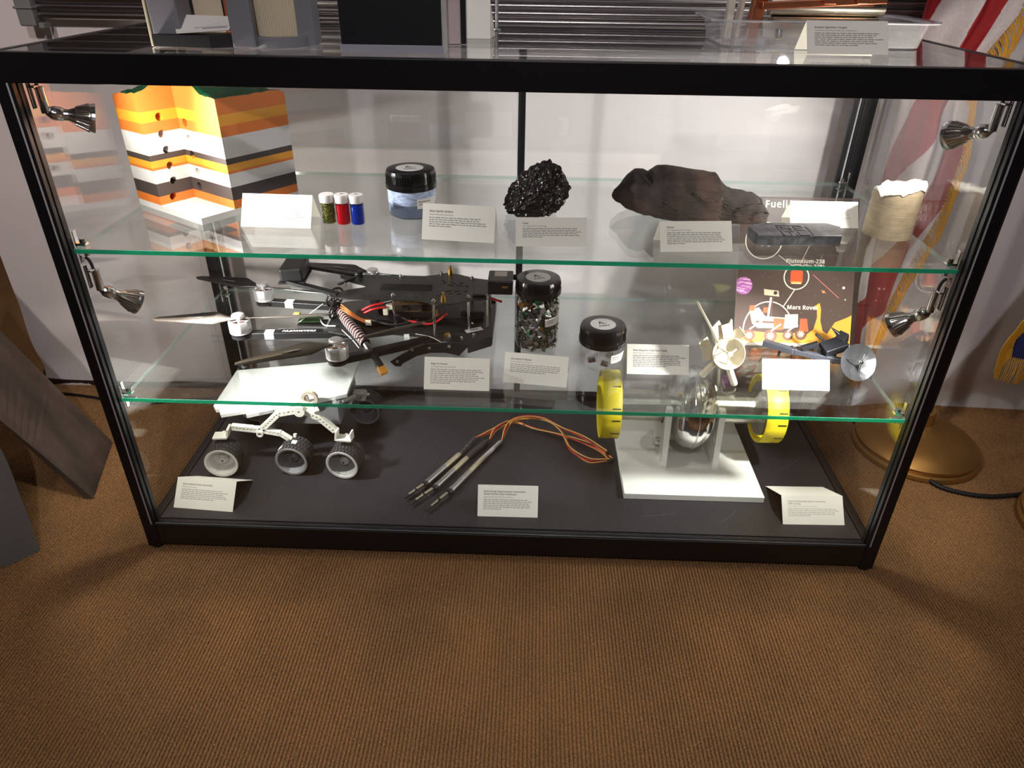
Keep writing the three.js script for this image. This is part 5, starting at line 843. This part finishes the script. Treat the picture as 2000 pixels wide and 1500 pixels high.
// ---------------------------------------------------------------- flags, stands, cable, metal stand
function flagStand(label, x, z, withPole, group) {
  const t = thing('flag_stand', label, 'flag stand', [x, 0, z], 0, group);
  const gold = mat([0.5, 0.27, 0.08], { roughness: 0.42, metalness: 0.85 });
  part('domed_base', lathe([[0, 0.0], [0.147, 0.0], [0.152, 0.006], [0.15, 0.014], [0.142, 0.018], [0.146, 0.024], [0.146, 0.03], [0.13, 0.044], [0.1, 0.058], [0.06, 0.067], [0.035, 0.074], [0.024, 0.084], [0.0225, 0.118], [0.02, 0.12], [0, 0.12]], 64), gold, t, 'gold domed base');
  part('pole', cyl(0.0115, 0.0115, 2.2, 0, 1.21, 0, 20), mat([0.02, 0.008, 0.006], { roughness: 0.35 }), t, 'dark red-brown wooden pole');
  return t;
}
flagStand('gold domed flag stand just right of the case', 1.043, -0.445, true, 'gold flag stands');
flagStand('gold flag stand cut off at right edge of picture', 1.305, -0.14, true, 'gold flag stands');
function flag(name, label, rows, z0, tex, fringeSide, amp, group) {
  // rows: [y, xLeft, xRight] from top to bottom; the cloth hangs in folds about z0
  const t = thing(name, label, 'flag', [0, 0, 0]);
  const nu = 60, nv = 70, pos = [], uv = [], idx = [];
  const row = (f) => { const k = f * (rows.length - 1), i = Math.min(rows.length - 2, Math.floor(k)), s = k - i; return rows[i].map((v, j) => v + (rows[i + 1][j] - v) * s); };
  const zat = (u, y) => z0 + amp * Math.sin(u * 11 + y * 2.2) * (0.5 + 0.5 * Math.min(1, (2 - y))) + amp * 0.4 * Math.sin(u * 23 - y * 5);
  for (let j = 0; j <= nv; j++) { const [y, a, b] = row(j / nv); for (let i = 0; i <= nu; i++) { const u = i / nu, x = a + (b - a) * u; pos.push(x, y, zat(u, y)); uv.push(x, y); } }
  for (let j = 0; j < nv; j++) for (let i = 0; i < nu; i++) { const q = j * (nu + 1) + i; idx.push(q, q + nu + 1, q + 1, q + 1, q + nu + 1, q + nu + 2); }
  const g = new THREE.BufferGeometry(); g.setAttribute('position', new THREE.Float32BufferAttribute(pos, 3)); g.setAttribute('uv', new THREE.Float32BufferAttribute(uv, 2)); g.setIndex(idx); g.computeVertexNormals();
  part('cloth', g, phys(0xffffff, { map: tex, roughness: 0.75, sheen: 0.4, sheenRoughness: 0.5 }), t);
  const gold = mat([0.72, 0.36, 0.03], { roughness: 0.55, metalness: 0.25 }), fr = [];
  for (let k = 0; k < 330; k++) {
    const f = (k + rnd()) / 330, [y, a, b] = row(f), right = fringeSide > 0, x = right ? b : a, z = zat(right ? 1 : 0, y), s = right ? 1 : -1, dx = s * rr(0.006, 0.014);
    fr.push(tube([[x - s * 0.004, y + 0.002, z + 0.001], [x + dx, y - 0.018, z + 0.003], [x + dx * 0.9 + rr(-0.003, 0.003), y - 0.05 - rr(0, 0.012), z + 0.002]], 0.0012, 5, 4));
  }
  const [yb, ab, bb] = rows[rows.length - 1];
  for (let k = 0; k < 70; k++) { const u = k / 69, x = ab + (bb - ab) * u, z = zat(u, yb); fr.push(tube([[x, yb + 0.003, z], [x + rr(-0.002, 0.002), yb - 0.03, z + 0.003], [x + rr(-0.004, 0.004), yb - 0.06, z]], 0.0012, 4, 4)); }
  const o = part('fringe', fr, gold, t, 'gold thread fringe'); o.userData.kind = 'stuff';
}
const stripes = noiseTex(512, 512, (u, v) => { const X = 0.7 + u * 0.5, Y = v * 1.6, k = (X - 0.3 * (Y - 0.7) - 0.8) / 0.062, red = ((Math.floor(k) % 2) + 2) % 2 === 0, n = 0.94 + 0.08 * rnd(); return red ? [158 * n, 18 * n, 26 * n] : [214 * n, 204 * n, 205 * n]; });
stripes.wrapS = stripes.wrapT = THREE.ClampToEdgeWrapping; stripes.repeat.set(1 / 0.5, 1 / 1.6); stripes.offset.set(-0.7 / 0.5, 0);
flag('striped_flag', 'red and white striped flag with gold fringe hanging beside the case', [[1.6, 0.86, 1.0], [1.25, 0.8, 1.0], [1.0, 0.785, 0.985], [0.9, 0.785, 0.93], [0.75, 0.79, 0.965], [0.6, 0.8, 0.96], [0.45, 0.815, 0.925], [0.3, 0.84, 0.905], [0.21, 0.86, 0.89]], -0.52, stripes, 1, 0.022);
const navy = noiseTex(64, 64, () => { const n = 0.85 + 0.3 * rnd(); return [28 * n, 34 * n, 84 * n]; }); 
flag('navy_flag', 'flag with thick gold fringe at the right edge of the picture', [[1.6, 1.27, 1.4], [1.1, 1.23, 1.4], [0.7, 1.18, 1.4], [0.52, 1.12, 1.38], [0.46, 1.09, 1.37], [0.4, 1.073, 1.35], [0.35, 1.085, 1.32]], -0.31, navy, -1, 0.014);
single('floor_cable', tube([[0.93, 0.006, -0.56], [0.941, 0.006, -0.504], [0.971, 0.008, -0.413], [1.0, 0.014, -0.345], [1.03, 0.007, -0.295], [1.075, 0.006, -0.272], [1.13, 0.006, -0.262], [1.26, 0.006, -0.266], [1.5, 0.006, -0.26]].map(([x, y, z]) => [x, y, z + (x > 0.96 && x < 1.14 ? 0.012 : 0)]), 0.0055, 80, 10), M.rubber, 'thick black cable curving past the gold flag stand', 'cable');
single('floor_cable', tube([[-1.5, 0.004, -0.6], [-1.275, 0.004, -0.589], [-1.169, 0.004, -0.57], [-1.088, 0.004, -0.545], [-0.9, 0.004, -0.58], [-0.7, 0.004, -0.61]], 0.004, 50, 8), M.rubber, 'thin black cord along the foot of the white wall', 'cable');
{
  const t = thing('metal_pedestal', 'brown-grey metal pedestal with broad strap legs at left', 'pedestal', [-1.2, 0, -0.2]);
  const mt = noiseTex(256, 256, (u, v) => { const k = 0.9 + 0.2 * fbm(u * 3, v * 3, 4, 3) + 0.04 * fbm(u * 4, v * 40, 7, 2); return [122 * k, 108 * k, 98 * k]; });
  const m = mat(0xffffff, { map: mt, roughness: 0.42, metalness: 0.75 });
  function strap(lo, up, th) {                                              // lo/up: matching edge points, given in world metres
    const n = 24, cl = new THREE.CatmullRomCurve3(lo.map((p) => V(p[0] + 1.2, p[1], p[2] + 0.2))), cu = new THREE.CatmullRomCurve3(up.map((p) => V(p[0] + 1.2, p[1], p[2] + 0.2))), q = new Quads();
    const at1 = (f) => { const a = cl.getPoint(f), b = cu.getPoint(f), tan = cl.getTangent(f), nn = tan.clone().cross(b.clone().sub(a)).normalize(); if (nn.y < 0) nn.negate(); return [a, b, a.clone().addScaledVector(nn, -th), b.clone().addScaledVector(nn, -th)].map((p) => p.setY(Math.max(0, p.y)).toArray()); };
    for (let i = 0; i < n; i++) { const A = at1(i / n), B = at1((i + 1) / n), uv = [[0, i / n], [1, i / n], [1, (i + 1) / n], [0, (i + 1) / n]]; q.add(A[0], A[1], B[1], B[0], uv); q.add(A[2], B[2], B[3], A[3], uv); q.add(A[0], B[0], B[2], A[2]); q.add(A[1], A[3], B[3], B[1]); if (!i) q.add(A[0], A[2], A[3], A[1]); if (i === n - 1) q.add(B[0], B[1], B[3], B[2]); }
    return toCreasedNormals(q.geo(), 0.4);
  }
  part('strap_leg', strap([[-0.962, 0.001, -0.15], [-1.05, 0.085, -0.175], [-1.15, 0.181, -0.201], [-1.34, 0.4, -0.24]], [[-1.03, 0.001, -0.37], [-1.1, 0.12, -0.37], [-1.2, 0.32, -0.36], [-1.36, 0.62, -0.35]], 0.014), m, t, 'broad flat strap leg');
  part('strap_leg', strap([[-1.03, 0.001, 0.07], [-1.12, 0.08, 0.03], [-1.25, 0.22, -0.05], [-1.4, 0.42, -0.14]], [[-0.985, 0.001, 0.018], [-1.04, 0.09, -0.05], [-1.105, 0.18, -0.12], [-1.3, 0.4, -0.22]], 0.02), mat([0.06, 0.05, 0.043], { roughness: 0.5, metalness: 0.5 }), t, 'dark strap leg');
}
renderer.render(scene, camera);
